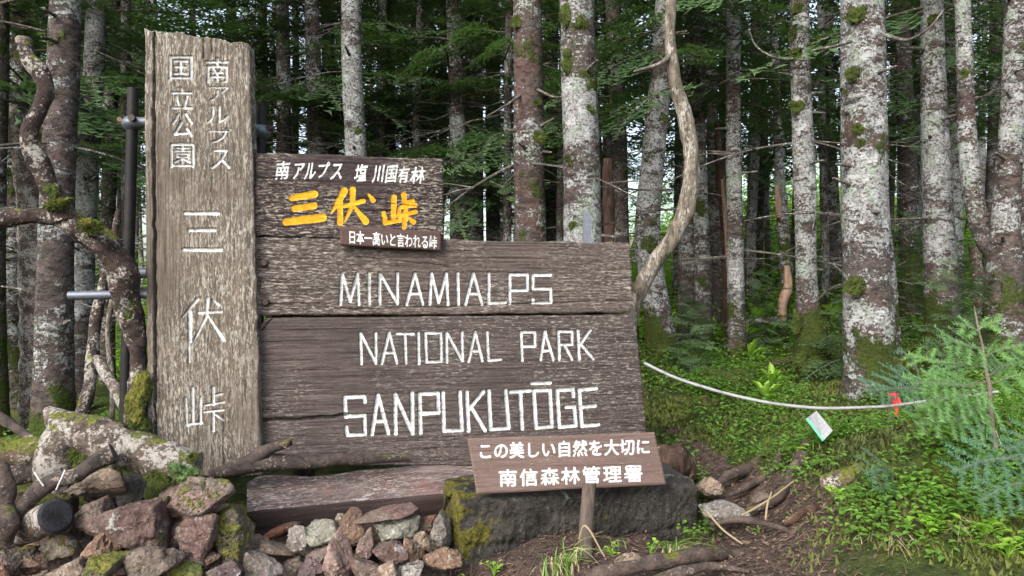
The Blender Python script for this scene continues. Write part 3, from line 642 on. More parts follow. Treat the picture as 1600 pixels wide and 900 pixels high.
# --- the heavy beam lying in front of the sign
def beam():
    fl, fr = P(386, 799, 3.12), P(770, 761, 3.46)
    bl, br = P(384, 748, 3.34), P(770, 718, 3.70)
    lo_l, lo_r = P(392, 836, 3.165), P(770, 799, 3.505)
    n = 150; m = 64; ax = fr - fl; L = np.linalg.norm(ax); u = ax / L; up = np.array([0, 0, 1.]); f = np.cross(u, up); f /= np.linalg.norm(f); up = np.cross(f, u)
    if f[1] > 0: f = -f
    sec = [(0, 0), *[((bl - fl) @ f, (bl - fl) @ up)], ((bl - fl) @ f - .05, (bl - fl) @ up - .05), ((bl - fl) @ f - .05, -.20), (-.03, -.20), ((lo_l - fl) @ f, (lo_l - fl) @ up)]
    sec = np.array(sec + [sec[0]]); cum = np.concatenate([[0], np.cumsum(np.linalg.norm(np.diff(sec, axis=0), axis=1))])
    t = np.linspace(0, cum[-1], m, endpoint=False); sx = np.interp(t, cum, sec[:, 0]); sy = np.interp(t, cum, sec[:, 1])
    l = np.linspace(0, L, n); LX, _ = np.meshgrid(l, t, indexing='ij'); SX = np.broadcast_to(sx, (n, m)).copy(); SY = np.broadcast_to(sy, (n, m)).copy()
    q = np.stack([LX.ravel() * 2.2, SX.ravel() * 34, SY.ravel() * 34], -1); g = fbm(q, 3).reshape(n, m) + .9 * fbm(q * [1, .35, .35] + 5, 2).reshape(n, m)
    cx, cy = sx.mean(), sy.mean(); rx, ry = SX - cx, SY - cy; rn = np.hypot(rx, ry)
    topm = np.exp(-((SY - np.interp(SX, [bl[1] * 0 + (bl - fl) @ f, 0], [(bl - fl) @ up, 0])) / .02) ** 2)
    dep = -.0065 * g * (1 + 1.6 * topm) - .012 * topm * np.clip(fbm(q * [.8, .5, .5] + 31, 2).reshape(n, m), 0, 1)
    SX += rx / rn * dep; SY += ry / rn * dep
    cut = np.clip(1 - LX / .05, 0, 1); k = 1 - .12 * cut
    SX = cx + (SX - cx) * k; SY = cy + (SY - cy) * k
    V = np.stack([LX, SX, SY], -1).reshape(-1, 3)
    i = np.arange(n - 1)[:, None] * m; j = np.arange(m)[None]; j2 = (j + 1) % m
    Fq = np.stack([i + j, i + j2, i + m + j2, i + m + j], -1).reshape(-1, 4)
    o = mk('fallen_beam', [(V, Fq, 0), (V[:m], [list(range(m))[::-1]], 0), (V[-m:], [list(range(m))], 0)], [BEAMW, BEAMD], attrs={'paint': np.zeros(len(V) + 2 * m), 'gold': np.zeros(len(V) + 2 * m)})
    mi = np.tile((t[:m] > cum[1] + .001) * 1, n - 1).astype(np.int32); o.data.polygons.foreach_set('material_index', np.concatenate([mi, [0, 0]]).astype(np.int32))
    from mathutils import Matrix
    M = Matrix(((u[0], f[0], up[0], fl[0]), (u[1], f[1], up[1], fl[1]), (u[2], f[2], up[2], fl[2]), (0, 0, 0, 1)))
    o.matrix_world = M
    tag(o, 'heavy squared timber beam with peeling reddish grain lying on the small stones', 'beam')
beam()

# --- the old concrete footing
def footing():
    fl, fr = P(712, 785, 3.05), P(1098, 755, 3.36); n, m = 170, 96
    ax = fr - fl; ax[2] = 0; L = np.linalg.norm(ax); u = ax / L; f = np.array([-u[1], u[0], 0]); ht = .42; dp = .30
    per = np.array([(0, -ht), (0, -.012), (.012, 0), (dp, .03), (dp, -ht)]); cum = np.concatenate([[0], np.cumsum(np.linalg.norm(np.diff(per, axis=0), axis=1))])
    t = np.linspace(0, cum[-1], m); pf, pz = np.interp(t, cum, per[:, 0]), np.interp(t, cum, per[:, 1])
    l = np.linspace(0, L, n); LX = np.repeat(l, m); PF = np.tile(pf, n); PZ = np.tile(pz, n)
    rise = (fr[2] - fl[2]) * LX / L
    e = np.clip(1 - np.minimum(LX, L - LX) / .03, 0, 1) ** 2
    PF = PF + .05 * e * (PF < dp / 2) - .05 * e * (PF >= dp / 2); PZ = PZ - .03 * e * (PZ > -.1)
    q = np.stack([LX * 14, PF * 14, PZ * 14], -1); k = fbm(q, 4)
    PF = PF + np.where(PZ < -.02, .009 * k + .006 * fbm(q * 4.5, 3), 0); PZ = PZ + np.where(PZ > -.03, .010 * k, 0)
    PF = PF - .012 * np.exp(-((PZ + .19 + .01 * fbm(q * [.2, 0, 0], 2)) / .012) ** 2) * (PF < .1) * -1
    V = np.stack([LX, PF, PZ + rise + ht], -1); i = np.arange(n - 1)[:, None] * m + np.arange(m - 1)[None]; i = i.ravel()
    o = mk('concrete_block', [(V, np.stack([i, i + m, i + m + 1, i + 1], -1), 0), (V[:m], [list(range(m))], 0), (V[-m:], [list(range(m))[::-1]], 0)], CONC)
    o.location = fl - np.array([0, 0, ht]); o.rotation_euler = (0, 0, math.atan2(u[1], u[0]))
    tag(o, 'dark mossy concrete block under the leaning brown board', 'block')
footing()
a, b = P(914, 862, 2.98), P(921, 755, 3.04)
tag(mk('wooden_stake', T(tube([a - [0, 0, .1], a, b], [.031, .029, .026], 14, 30, .04, 14)), STAKEM, loc=a), 'short round wooden stake upright before the concrete block', 'stake')
# ---------------------------------------------------------------- stones
def icosphere(k):
    t = (1 + 5 ** .5) / 2
    v = [(-1, t, 0), (1, t, 0), (-1, -t, 0), (1, -t, 0), (0, -1, t), (0, 1, t), (0, -1, -t), (0, 1, -t), (t, 0, -1), (t, 0, 1), (-t, 0, -1), (-t, 0, 1)]
    f = [(0, 11, 5), (0, 5, 1), (0, 1, 7), (0, 7, 10), (0, 10, 11), (1, 5, 9), (5, 11, 4), (11, 10, 2), (10, 7, 6), (7, 1, 8), (3, 9, 4), (3, 4, 2), (3, 2, 6), (3, 6, 8), (3, 8, 9), (4, 9, 5), (2, 4, 11), (6, 2, 10), (8, 6, 7), (9, 8, 1)]
    v = [np.array(x) / np.linalg.norm(x) for x in v]
    for _ in range(k):
        c = {}; nf = []
        def mid(a, b):
            e = (min(a, b), max(a, b))
            if e not in c:
                m = v[a] + v[b]; v.append(m / np.linalg.norm(m)); c[e] = len(v) - 1
            return c[e]
        for a, b, d in f:
            x, y, z = mid(a, b), mid(b, d), mid(d, a); nf += [(a, x, z), (b, y, x), (d, z, y), (x, y, z)]
        f = nf
    return np.array(v), np.array(f)
ICO4, ICOF4 = icosphere(4); ICO3, ICOF3 = icosphere(3)
def rock_geo(w, d, h, rot, seed, sharp=16, fine=True):
    g = np.random.default_rng(abs(int(seed))); dirs, fc = (ICO4, ICOF4) if fine else (ICO3, ICOF3)
    nn = g.normal(size=(13, 3)); nn /= np.linalg.norm(nn, axis=1)[:, None]; off = g.uniform(.55, 1.0, 13)
    nn[0], off[0] = (0.1, -1, .15), .7
    nn /= np.linalg.norm(nn, axis=1)[:, None]
    a = np.maximum(dirs @ nn.T, 0) / off
    r = 1 / ((a ** sharp).sum(1) ** (1 / sharp) + .05)
    V = dirs * r[:, None]; lo, hi = V.min(0), V.max(0); V = (V - (lo + hi) / 2) / (hi - lo) * np.array([w, d, h])
    s = min(w, h); q = V / s
    V = V + dirs * (s * (.05 * fbm(q * 3.0 + seed, 3) - .05 * np.abs(fbm(q * 5 + seed * 1.7, 2)) + .024 * fbm(q * 13 + seed, 3)))[:, None]
    c, sn = math.cos(math.radians(rot)), math.sin(math.radians(rot)); x = V[:, 0] * c - V[:, 2] * sn; V[:, 2] = V[:, 0] * sn + V[:, 2] * c; V[:, 0] = x
    return V, fc
CC = dict(pink=(.215, .150, .132), red=(.140, .088, .078), rust=(.19, .085, .05), tan=(.25, .195, .15), beige=(.27, .235, .18), grey=(.21, .205, .195), green=(.21, .215, .18), purple=(.13, .095, .10), dark=(.10, .075, .062), pale=(.26, .235, .22), brown=(.19, .125, .09), olive=(.12, .105, .07))
STONES = [
 (166, 763, 96, 58, 2.98, 22, 'tan', .05, 'tan slanted slab wedged beneath the arm of the forked lichened log'), (303, 776, 136, 62, 2.86, 11, 'pink', .42, 'long pink boulder with moss patches on its rounded end, under the tall post'),
 (216, 820, 96, 82, 2.74, -8, 'red', .30, 'big purplish red boulder in the middle of the stone pile'), (277, 836, 36, 50, 2.82, -12, 'red', .1, 'small upright red stone between two big boulders below the long pink boulder'),
 (321, 838, 58, 68, 2.80, 8, 'red', .18, 'rounded egg-like red stone under the mossy end of the long pink boulder'), (364, 830, 54, 82, 2.88, 4, 'olive', .62, 'mossy block with bright green lichen against the beam end'),
 (150, 810, 42, 54, 2.80, 14, 'pink', .25, 'upright pinkish stone crusted with pale lichen beside the burnt log end'), (102, 850, 60, 42, 2.78, -14, 'olive', .5, 'mossy stone tucked right beneath the burnt log end'),
 (163, 853, 50, 40, 2.70, 6, 'brown', .15, 'mottled reddish brown stone below the pinkish lichened one'), (246, 874, 94, 56, 2.70, 16, 'dark', .35, 'dark mottled slab with pale lichen along the bottom of the pile'),
 (294, 889, 56, 40, 2.72, 5, 'olive', .7, 'low round stone furred with yellowish moss at the pile bottom'), (330, 876, 28, 20, 2.76, 10, 'brown', .0, 'tiny brown chip stone below the egg-like red stone'),
 (348, 889, 64, 38, 2.74, -4, 'purple', .25, 'flat purplish stone at the foot of the mossy lichened block'), (408, 886, 74, 44, 2.86, -6, 'pale', .0, 'pale grey granite block below the beam end'),
 (20, 880, 52, 52, 2.66, 20, 'dark', .4, 'lichen spotted dark stone at the very edge of the pile'), (108, 889, 62, 38, 2.62, -4, 'tan', .28, 'tan stone with white lichen crust at the front of the pile'),
 (163, 887, 60, 38, 2.60, 4, 'olive', .6, 'dark mossy front stone between the tan crusted stone and the dark slab'), (6, 893, 30, 26, 2.55, 0, 'rust', .0, 'small rust red stone in the bottom corner of the pile'),
 (74, 786, 66, 36, 2.88, 4, 'olive', .68, 'mossy flat stone behind the burnt log under the dark branch'), (205, 772, 36, 50, 3.04, -10, 'grey', .1, 'grey stone in the shadow under the lichened log beside the tan slab'),
 (60, 872, 50, 40, 2.72, 12, 'brown', .35, 'brown mossy stone below the burnt log barrel'), (200, 866, 40, 34, 2.78, 0, 'dark', .3, 'small dark stone beneath the big purplish red boulder'),
 (404, 850, 40, 40, 3.0, 18, 'brown', .0, 'brown angular slab under the near corner of the beam'), (434, 860, 52, 40, 2.98, 12, 'tan', .0, 'tan wedge stone leaning on the brown angular slab'),
 (442, 831, 48, 20, 3.06, -3, 'rust', .0, 'low rust red stone touching the underside of the beam'), (471, 846, 40, 50, 3.0, -14, 'pale', .0, 'pale pinkish tapering stone in the row below the beam'),
 (494, 827, 28, 26, 3.06, 10, 'beige', .0, 'small beige stone between the pale tapering stone and the beam'), (507, 832, 44, 38, 3.0, 12, 'green', .0, 'greenish grey angular stone close under the beam'),
 (533, 816, 22, 26, 3.08, 5, 'beige', .0, 'tiny yellowish cube-like stone pressed up against the beam'), (549, 824, 42, 46, 3.02, 14, 'brown', .0, 'brown pinkish block under the middle of the beam'),
 (498, 864, 38, 30, 2.98, -6, 'purple', .0, 'dark purple block below the greenish grey stone'), (490, 889, 40, 34, 2.94, 4, 'purple', .0, 'purplish grey flat-topped stone standing on the ground by the mottled slab'),
 (458, 888, 44, 36, 3.0, 0, 'dark', .0, 'dark brown shaded stone beside the pale granite block'), (528, 868, 44, 72, 2.94, 24, 'pink', .1, 'tall slanting slab mottled pink and white'),
 (606, 808, 92, 26, 3.0, 15, 'red', .0, 'long thin red stone lying aslant across the stone row top'), (574, 850, 24, 56, 2.98, -18, 'pink', .0, 'narrow upright pinkish stone standing beside the tall mottled slab'),
 (621, 825, 70, 36, 3.0, 8, 'green', .05, 'wide grey green stone under the long thin red one'), (665, 816, 34, 26, 3.08, 0, 'rust', .1, 'orange brown round stone near the beam far end'),
 (691, 830, 28, 58, 3.06, -6, 'grey', .1, 'smooth pale grey upright slab next to the concrete block'), (668, 846, 32, 38, 3.02, 10, 'tan', .0, 'tan pointed stone beside the smooth grey upright slab'),
 (648, 858, 38, 42, 2.98, -4, 'brown', .0, 'brown five-sided stone below the wide grey green one'), (608, 858, 60, 40, 2.96, -12, 'red', .0, 'broad red stone flecked with cream below the wide grey green one'),
 (580, 884, 52, 40, 2.92, 6, 'red', .1, 'dark red rough stone at the ground by the seedlings'), (606, 891, 34, 28, 2.88, 0, 'tan', .0, 'small tan stone half sunk before the dark red rough one'),
 (636, 889, 48, 34, 2.94, -8, 'grey', .1, 'greyish low stone between seedlings at the ground'), (690, 873, 58, 34, 2.96, 26, 'brown', .2, 'reddish brown slanting stone against the concrete block corner'),
 (1128, 797, 70, 30, 3.22, -8, 'grey', .2, 'flat grey rock beside the path just past the concrete block'), (1262, 834, 42, 28, 2.86, 6, 'olive', .5, 'mossy stone with a white chip on the path edge'),
 (1108, 760, 40, 32, 3.55, 12, 'tan', .1, 'tan rock behind the concrete block corner'), (1186, 775, 30, 16, 3.35, -5, 'dark', .2, 'small dark rock among the roots by the path'), (985, 872, 46, 18, 2.86, 6, 'tan', .2, 'tan buried rock below the concrete block near the grass')]
for k, (x, y, w, h, d, rot, c, moss, lab) in enumerate(STONES):
    moss = moss + (.16 if k < 22 else .05)
    sw, sh = w * d / F, h * d / F; V, f = rock_geo(sw * 1.14, (sw * sh) ** .5 * 1.05 + .03, sh * 1.14, rot, 101 + k, R.choice([22, 30, 40]))
    o = mk('stone', [(V, f, 0)], ROCK); o.location = P(x, y, d); jj = R.uniform(.66, 1.0) * (.9 if k < 22 else 1); o.color = (*[v * jj for v in CC[c]], moss)
    tag(o, lab, 'stone', 'stones of the dry pile' if k < 46 else 'rocks along the path')
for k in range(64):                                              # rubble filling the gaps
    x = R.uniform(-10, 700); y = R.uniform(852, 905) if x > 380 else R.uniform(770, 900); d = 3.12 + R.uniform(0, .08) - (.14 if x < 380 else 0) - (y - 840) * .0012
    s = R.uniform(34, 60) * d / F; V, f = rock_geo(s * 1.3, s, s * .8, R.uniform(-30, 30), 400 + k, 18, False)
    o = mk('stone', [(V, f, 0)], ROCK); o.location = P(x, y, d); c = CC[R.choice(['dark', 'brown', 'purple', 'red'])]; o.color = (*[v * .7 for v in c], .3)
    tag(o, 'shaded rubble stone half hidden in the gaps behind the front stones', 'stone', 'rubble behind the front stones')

# ---------------------------------------------------------------- logs, branches and roots
def limb(name, label, cat, path, widths, mat, bump=.12, bs=12, seg=20, n=70, group=None, seed=0, flat=1.0):
    pts = np.array([P(*p) for p in path]); rad = np.array([w * p[2] / F / 2 for w, p in zip(widths, path)])
    o = mk(name, T(tube(pts, rad, seg, n, bump, bs, seed=seed, flat=flat)), mat, loc=pts[0]); return tag(o, label, cat, group)
fl = thing('forked_log', 'pale lichen-crusted forked log arched over the stone pile', 'log', P(100, 680, 2.98))
def part_limb(parent, name, path, widths, mat, **k):
    pts = np.array([P(*p) for p in path]); rad = np.array([w * p[2] / F / 2 for w, p in zip(widths, path)]); o = parent
    return mk(name, T(tube(pts, rad, k.get('seg', 22), k.get('n', 70), k.get('bump', .12), k.get('bs', 12), seed=k.get('seed', 0))), mat, parent=parent, loc=np.array(parent.location))
part_limb(fl, 'trunk', [(74, 640, 3.02), (98, 662, 2.99), (150, 684, 2.96), (205, 704, 2.93), (262, 722, 2.92), (309, 730, 2.93)], [14, 46, 58, 62, 60, 50], LICHW, bump=.16, bs=14, n=90)
part_limb(fl, 'limb', [(104, 668, 2.98), (92, 700, 2.95), (86, 735, 2.93), (84, 775, 2.92)], [46, 62, 60, 52], LICHW, bump=.16, bs=14)
limb('mossy_log', 'log thick with yellow green moss at the edge of the pile', 'log', [(-60, 722, 3.05), (0, 712, 3.1), (50, 708, 3.12), (100, 716, 3.16)], [60, 52, 44, 36], MOSSW, .2, 14)
bt = thing('burnt_log', 'short lichened log barrel with a blackened sawn end', 'log', P(88, 806, 2.66))
e0, e1 = P(88, 806, 2.66), P(18, 832, 2.86); ax = e0 - e1; L = np.linalg.norm(ax)
mk('trunk', T(tube([e1, (e0 + e1) / 2, e0], [.062, .060, .055], 24, 40, .07, 14)), LICHW, parent=bt, loc=np.array(bt.location))
u = ax / L; mk('sawn_end', T(tube([e0 - u * .012, e0 + u * .004, e0 + u * .006], [.0560, .0555, .050], 24, 4, .03, 20)), CHAR, parent=bt, loc=np.array(bt.location))
limb('dead_branch', 'dark bent branch tied with white wire across the front of the pile', 'branch', [(178, 708, 2.80), (150, 722, 2.78), (120, 742, 2.76), (85, 752, 2.74), (58, 768, 2.72), (36, 792, 2.70), (18, 822, 2.70)], [34, 26, 24, 24, 26, 24, 22], DARKW, .14, 16)
limb('gnarled_root', 'grey twisted root piece standing at the edge of the stone pile', 'root', [(-6, 735, 2.75), (8, 765, 2.7), (2, 795, 2.67), (14, 820, 2.64), (8, 846, 2.66)], [36, 30, 34, 26, 22], PALEW if False else ROOTW, .25, 14)
limb('dead_branch', 'dark branch stub lying between the mossy log and the forked log', 'branch', [(-30, 752, 2.95), (30, 742, 2.95), (88, 738, 2.98)], [26, 30, 22], DARKW, .14, 14)
for (x, y, x2, y2, x3, y3) in ((54, 738, 60, 748, 68, 759), (102, 734, 95, 750, 88, 765)):
    limb('wire_tie', 'white wire tie looped on the dark bent branch, ' + ('nearer the pile edge' if x < 80 else 'nearer the forked log'), 'wire', [(x, y, 2.70), (x2, y2, 2.695), (x3, y3, 2.70)], [2.6, 2.6, 2.6], WIRE, 0, 1, 6, 12, group=None)
limb('short_pipe', 'short grey pipe end poking out beneath the forked log arm', 'pipe', [(124, 716, 2.99), (160, 711, 2.99)], [11, 11], GALV, 0, 1, 14, 4)
dw = thing('driftwood_branch', 'blackened forked branch resting on the beam against the sign foot', 'branch', P(340, 736, 3.24))
part_limb(dw, 'trunk', [(330, 742, 3.24), (372, 730, 3.24), (410, 722, 3.26), (470, 722, 3.3), (540, 718, 3.36), (600, 717, 3.44), (640, 716, 3.5)], [18, 26, 28, 22, 18, 14, 8], DARKW, bump=.14)
part_limb(dw, 'limb', [(385, 726, 3.25), (412, 706, 3.24), (440, 695, 3.25), (456, 690, 3.26)], [22, 20, 16, 12], DARKW, bump=.16)
V, f = rock_geo(.055, .04, .035, 10, 77); mk('moss_clump', [(V + P(447, 693, 3.22) - np.array(dw.location), f, 0)], MOSSW, parent=dw)
limb('rotten_log', 'rotten reddish log end just behind the leaning brown board', 'log', [(1020, 720, 3.7), (1062, 726, 3.72), (1088, 745, 3.78)], [56, 46, 26], REDW, .34, 9, 32, 90, flat=.7)
limb('rotten_log', 'dark rotten log set across the slope below the red-taped stake', 'log', [(1285, 757, 3.2), (1325, 752, 3.15), (1385, 742, 3.1), (1440, 738, 3.1)], [30, 42, 38, 34], MOSSW, .34, 9, 32, 110)
limb('rotten_log', 'split reddish brown timber slanting along the path bank', 'log', [(1225, 818, 3.0), (1265, 800, 2.98), (1310, 786, 2.96), (1345, 772, 2.98)], [9, 20, 17, 13], REDW, .42, 13, 32, 110, flat=.5)
for lab, path, w in (
    ('thick dark root crossing the path at the bottom', [(915, 905, 2.66), (985, 886, 2.68), (1050, 876, 2.70), (1095, 868, 2.76), (1150, 866, 2.84), (1190, 872, 2.86)], [26, 24, 26, 22, 14, 6]),
    ('second dark root running beside the thick one to the frame edge', [(1010, 915, 2.55), (1070, 893, 2.58), (1120, 885, 2.62), (1170, 893, 2.6)], [20, 20, 14, 6]),
    ('brown root bending down the bank below the hanging card', [(1262, 690, 3.66), (1245, 725, 3.55), (1228, 760, 3.40), (1205, 785, 3.3), (1165, 800, 3.25)], [14, 20, 18, 16, 8]),
    ('slim root hanging beside the brown bent one on the bank', [(1220, 705, 3.75), (1205, 738, 3.62), (1170, 758, 3.55), (1140, 775, 3.5)], [10, 13, 11, 6]),
    ('root curling out of the bank behind the tan rock', [(1190, 712, 3.9), (1165, 735, 3.8), (1140, 742, 3.72), (1118, 760, 3.7)], [12, 18, 16, 8]),
    ('low root threading through the litter in the middle of the path', [(1110, 820, 3.0), (1160, 812, 3.02), (1210, 822, 2.98), (1260, 845, 2.8)], [7, 11, 9, 5])):
    limb('exposed_root', lab, 'root', path, w, ROOTW, .2, 16, 14, 60, 'roots across the path')
for lab, path in (('thin bleached stick leaning in a fork over the path', [(1158, 806, 3.1), (1195, 785, 3.12), (1240, 752, 3.2)]), ('thin pale stick fallen from the grass to the path', [(1105, 800, 3.0), (1130, 828, 2.92), (1160, 850, 2.86)]),
                  ('short upright twig beside the bleached stick', [(1196, 812, 3.08), (1200, 785, 3.1), (1206, 768, 3.1)]), ('pale twig hooked over the wooden stake top grass', [(905, 842, 2.9), (912, 822, 2.88), (945, 870, 2.84)])):
    limb('stick', lab, 'stick', path, [3.5, 3.5, 2.5], DRYG, .05, 20, 8, 20, 'pale sticks by the path', )

for lab, path, w, m in (('grey dead limb propped against the gnarled trunk near the ground', [(150, 560, 4.3), (182, 610, 4.1), (205, 650, 3.9), (235, 692, 3.7)], [14, 18, 20, 18], LICHW),
    ('thin bare dead stem upright behind the crossbar pipe', [(172, 690, 4.6), (176, 600, 4.6), (168, 520, 4.6), (180, 440, 4.6)], [10, 9, 8, 5], PALEW), ('dark leaning dead limb crossing in front of the pale lichened trunk', [(118, 690, 4.4), (140, 600, 4.5), (150, 500, 4.6), (172, 400, 4.7), (185, 330, 4.8)], [22, 20, 18, 14, 8], GNARL),
    ('low root-like branch on the ground behind the mossy log', [(-20, 640, 4.2), (20, 665, 4.0), (55, 690, 3.9)], [14, 16, 12], DARKW)):
    limb('dead_branch', lab, 'branch', path, w, m, .14, 12, 16, 60)
# ---------------------------------------------------------------- gnarled tree, rope, tag, red stake
gt = thing('gnarled_tree', 'twisted mossy dead tree with one limb rising and bent trunk beside the post', 'tree', P(214, 720, 3.34))
GL = np.array(gt.location)
part_limb(gt, 'trunk', [(214, 720, 3.34), (212, 640, 3.36), (216, 560, 3.36), (203, 480, 3.34), (188, 425, 3.30), (168, 388, 3.26), (130, 362, 3.22), (90, 340, 3.2), (40, 338, 3.18), (-40, 346, 3.15)], [34, 32, 28, 42, 44, 40, 38, 33, 29, 29], GNARL, bump=.28, bs=11, seg=28, n=170)
part_limb(gt, 'limb', [(100, 345, 3.2), (88, 315, 3.19), (72, 278, 3.17), (52, 240, 3.15), (46, 205, 3.13), (62, 172, 3.12), (72, 140, 3.13), (62, 112, 3.14), (42, 92, 3.15), (38, 66, 3.16)], [33, 31, 29, 30, 24, 21, 24, 25, 22, 20], GNARL, bump=.24, bs=12, seg=24, n=140)
part_limb(gt, 'sawn_stub', [(38, 69, 3.16), (37, 60, 3.16), (37, 58.5, 3.16)], [22, 22, 19], PALEW, bump=.05, n=6)
part_limb(gt, 'dead_branch', [(160, 386, 3.25), (150, 372, 3.2), (136, 366, 3.15)], [10, 8, 4], GNARL)
def clump(parent, px, py, d, w, h, seed, mat=None, name='moss_clump', dp=None):
    V, f = rock_geo(w * d / F * .95, (dp or w * .5) * d / F, h * d / F * .95, R.uniform(-15, 15), seed, 5); s_ = min(w, h) * d / F; V = V + (V / (np.linalg.norm(V, axis=1)[:, None] + 1e-6)) * (s_ * (.14 * fbm(V * (3 / s_) + seed, 2) + .07 * fbm(V * (22 / s_) + seed, 2)))[:, None]
    g = np.random.default_rng(abs(int(seed)) + 5); fi = g.integers(0, len(f), int(min(900, 260 + 9000 * s_ * s_ * 60))); o3 = V[f[fi]].mean(1); nr = o3 / (np.linalg.norm(o3, axis=1)[:, None] + 1e-9); l = g.uniform(.006, .014, len(fi))[:, None]; sdv = np.cross(nr, g.normal(size=nr.shape)); sdv /= np.linalg.norm(sdv, axis=1)[:, None] + 1e-9
    FV = np.stack([o3 - sdv * .002, o3 + sdv * .002, o3 + nr * l + sdv * l * .5 - np.array([0, 0, .4]) * l], 1).reshape(-1, 3); off = P(px, py, d) - np.array(parent.location)
    return mk(name, [(V + off, f, 0), (FV + off, np.arange(len(FV)).reshape(-1, 3), 1)], [mat or MOSSC, MOSSF], parent=parent, attrs={'rnd': np.concatenate([np.zeros(len(V)), np.repeat(g.uniform(0, .8, len(fi)), 3)])})
MOSSC = wood_mat('moss_cushion', (.012, .02, .004), (.060, .085, .013), None, 0, 0, 2.2)
MOSSY = wood_mat('yellow_moss_cushion', (.04, .042, .008), (.17, .165, .03), None, 0, 0, 2.2)
for x, y, w, h, m in ((92, 318, 46, 16, MOSSY), (78, 300, 22, 30, MOSSC), (140, 352, 40, 22, MOSSY), (48, 240, 20, 34, MOSSC), (35, 90, 16, 16, MOSSY), (198, 470, 26, 70, MOSSC), (216, 620, 34, 90, MOSSY), (214, 672, 36, 50, MOSSC)):
    clump(gt, x, y, 3.14 if y < 360 else 3.31, w, h, int(x * 3 + y), m)
clump(gt, 175, 668, 3.28, 40, 18, 9, MOSSY)
rope = [(1006, 567, 3.86), (1050, 588, 3.80), (1100, 605, 3.74), (1160, 621, 3.68), (1235, 634, 3.60), (1290, 638, 3.55), (1340, 637, 3.50), (1385, 635, 3.46), (1440, 628, 3.40), (1560, 612, 3.3)]
limb('white_rope', 'thin white hose strung sagging from the wide sign across to the slope', 'rope', rope, [5.0] * len(rope), ROPEM, 0, 1, 12, 120)
# laminated card
A_, B_, C_, D_ = P(1258.5, 655, 3.56), P(1275.5, 642, 3.57), P(1301, 673, 3.52), P(1285, 690, 3.51)
tg = thing('hanging_card', 'small tilted laminated card with a green edge hanging from the white hose', 'sign', A_)
nrm = np.cross(B_ - A_, D_ - A_); nrm /= np.linalg.norm(nrm); nrm = nrm if nrm[1] < 0 else -nrm
def slab(q, a, b): v = np.concatenate([np.array(q) + nrm * a, np.array(q) + nrm * b]) - A_; return [(v, [[0, 1, 2, 3], [7, 6, 5, 4], [0, 4, 5, 1], [1, 5, 6, 2], [2, 6, 7, 3], [3, 7, 4, 0]], 0)]
mk('card', slab([A_, B_, C_, D_], -.003, .003), TAGW, smooth=False, parent=tg)
bil = lambda u, v: (A_ * (1 - u) + B_ * u) * (1 - v) + (D_ * (1 - u) + C_ * u) * v
mk('green_edge', slab([bil(0, 0.02), bil(.16, .02), bil(.16, .98), bil(0, .98)], .003, .0045), TAGG, smooth=False, parent=tg)
ink = []
for k in range(6):
    u = .30 + k * .1
    for j in range(5):
        v = .1 + j * .16; ink += slab([bil(u, v), bil(u + .035, v), bil(u + .035, v + R.uniform(.06, .13)), bil(u, v + R.uniform(.06, .13))], .003, .0042)
mk('faint_print', ink, INK, smooth=False, parent=tg)
s0 = P(1243, 635, 3.595); mk('string', T(tube([s0 - A_, (bil(.1, .05) + s0) / 2 - A_ + [0, 0, -.01], bil(.12, .06) - A_], .0016, 6, 12) + tube([P(1270, 637, 3.57) - A_, bil(.8, .05) - A_], .0016, 6, 6)), STAKEM, parent=tg)
rs = thing('taped_stake', 'grey wooden stake wrapped in red tape on the mossy slope', 'stake', P(1394, 690, 3.95)); RL = np.array(rs.location)
a, b = P(1393, 700, 3.95) - RL, P(1396, 611, 3.97) - RL
mk('post', T(tube([a, b], [.024, .024], 4, 10)), STAKEM, smooth=False, parent=rs)
mk('red_tape', T(tube([P(1396, 614, 3.97) - RL, P(1396, 628, 3.97) - RL], [.027, .028], 4, 6)) + T(tube([P(1400, 626, 3.93) - RL, P(1401, 650, 3.925) - RL], [.012, .010], 5, 8, .2)) + T(tube([P(1402, 622, 3.93) - RL, P(1408, 632, 3.92) - RL], [.009, .006], 5, 8, .2)), REDT, smooth=False, parent=rs)
mk('red_tape', T(tube([P(1399, 668, 3.92) - RL, P(1391, 677, 3.91) - RL, P(1380, 684, 3.90) - RL], [.016, .022, .012], 5, 10, .25, 30)), REDT, smooth=False, parent=rs)

MOSSG = wood_mat('pale_green_lichen', (.03, .06, .02), (.13, .24, .09), None, 0, 0, 2.5)
for x, y, d, w, h, m in ((285, 738, 2.86, 46, 30, MOSSG), (245, 738, 2.87, 40, 24, MOSSC), (190, 722, 2.90, 46, 18, MOSSC), (300, 716, 2.86, 14, 12, MOSSY), (92, 668, 2.95, 16, 40, MOSSG), (120, 712, 2.92, 34, 30, MOSSC)): clump(fl, x, y, d, w, h, int(x + y), m)
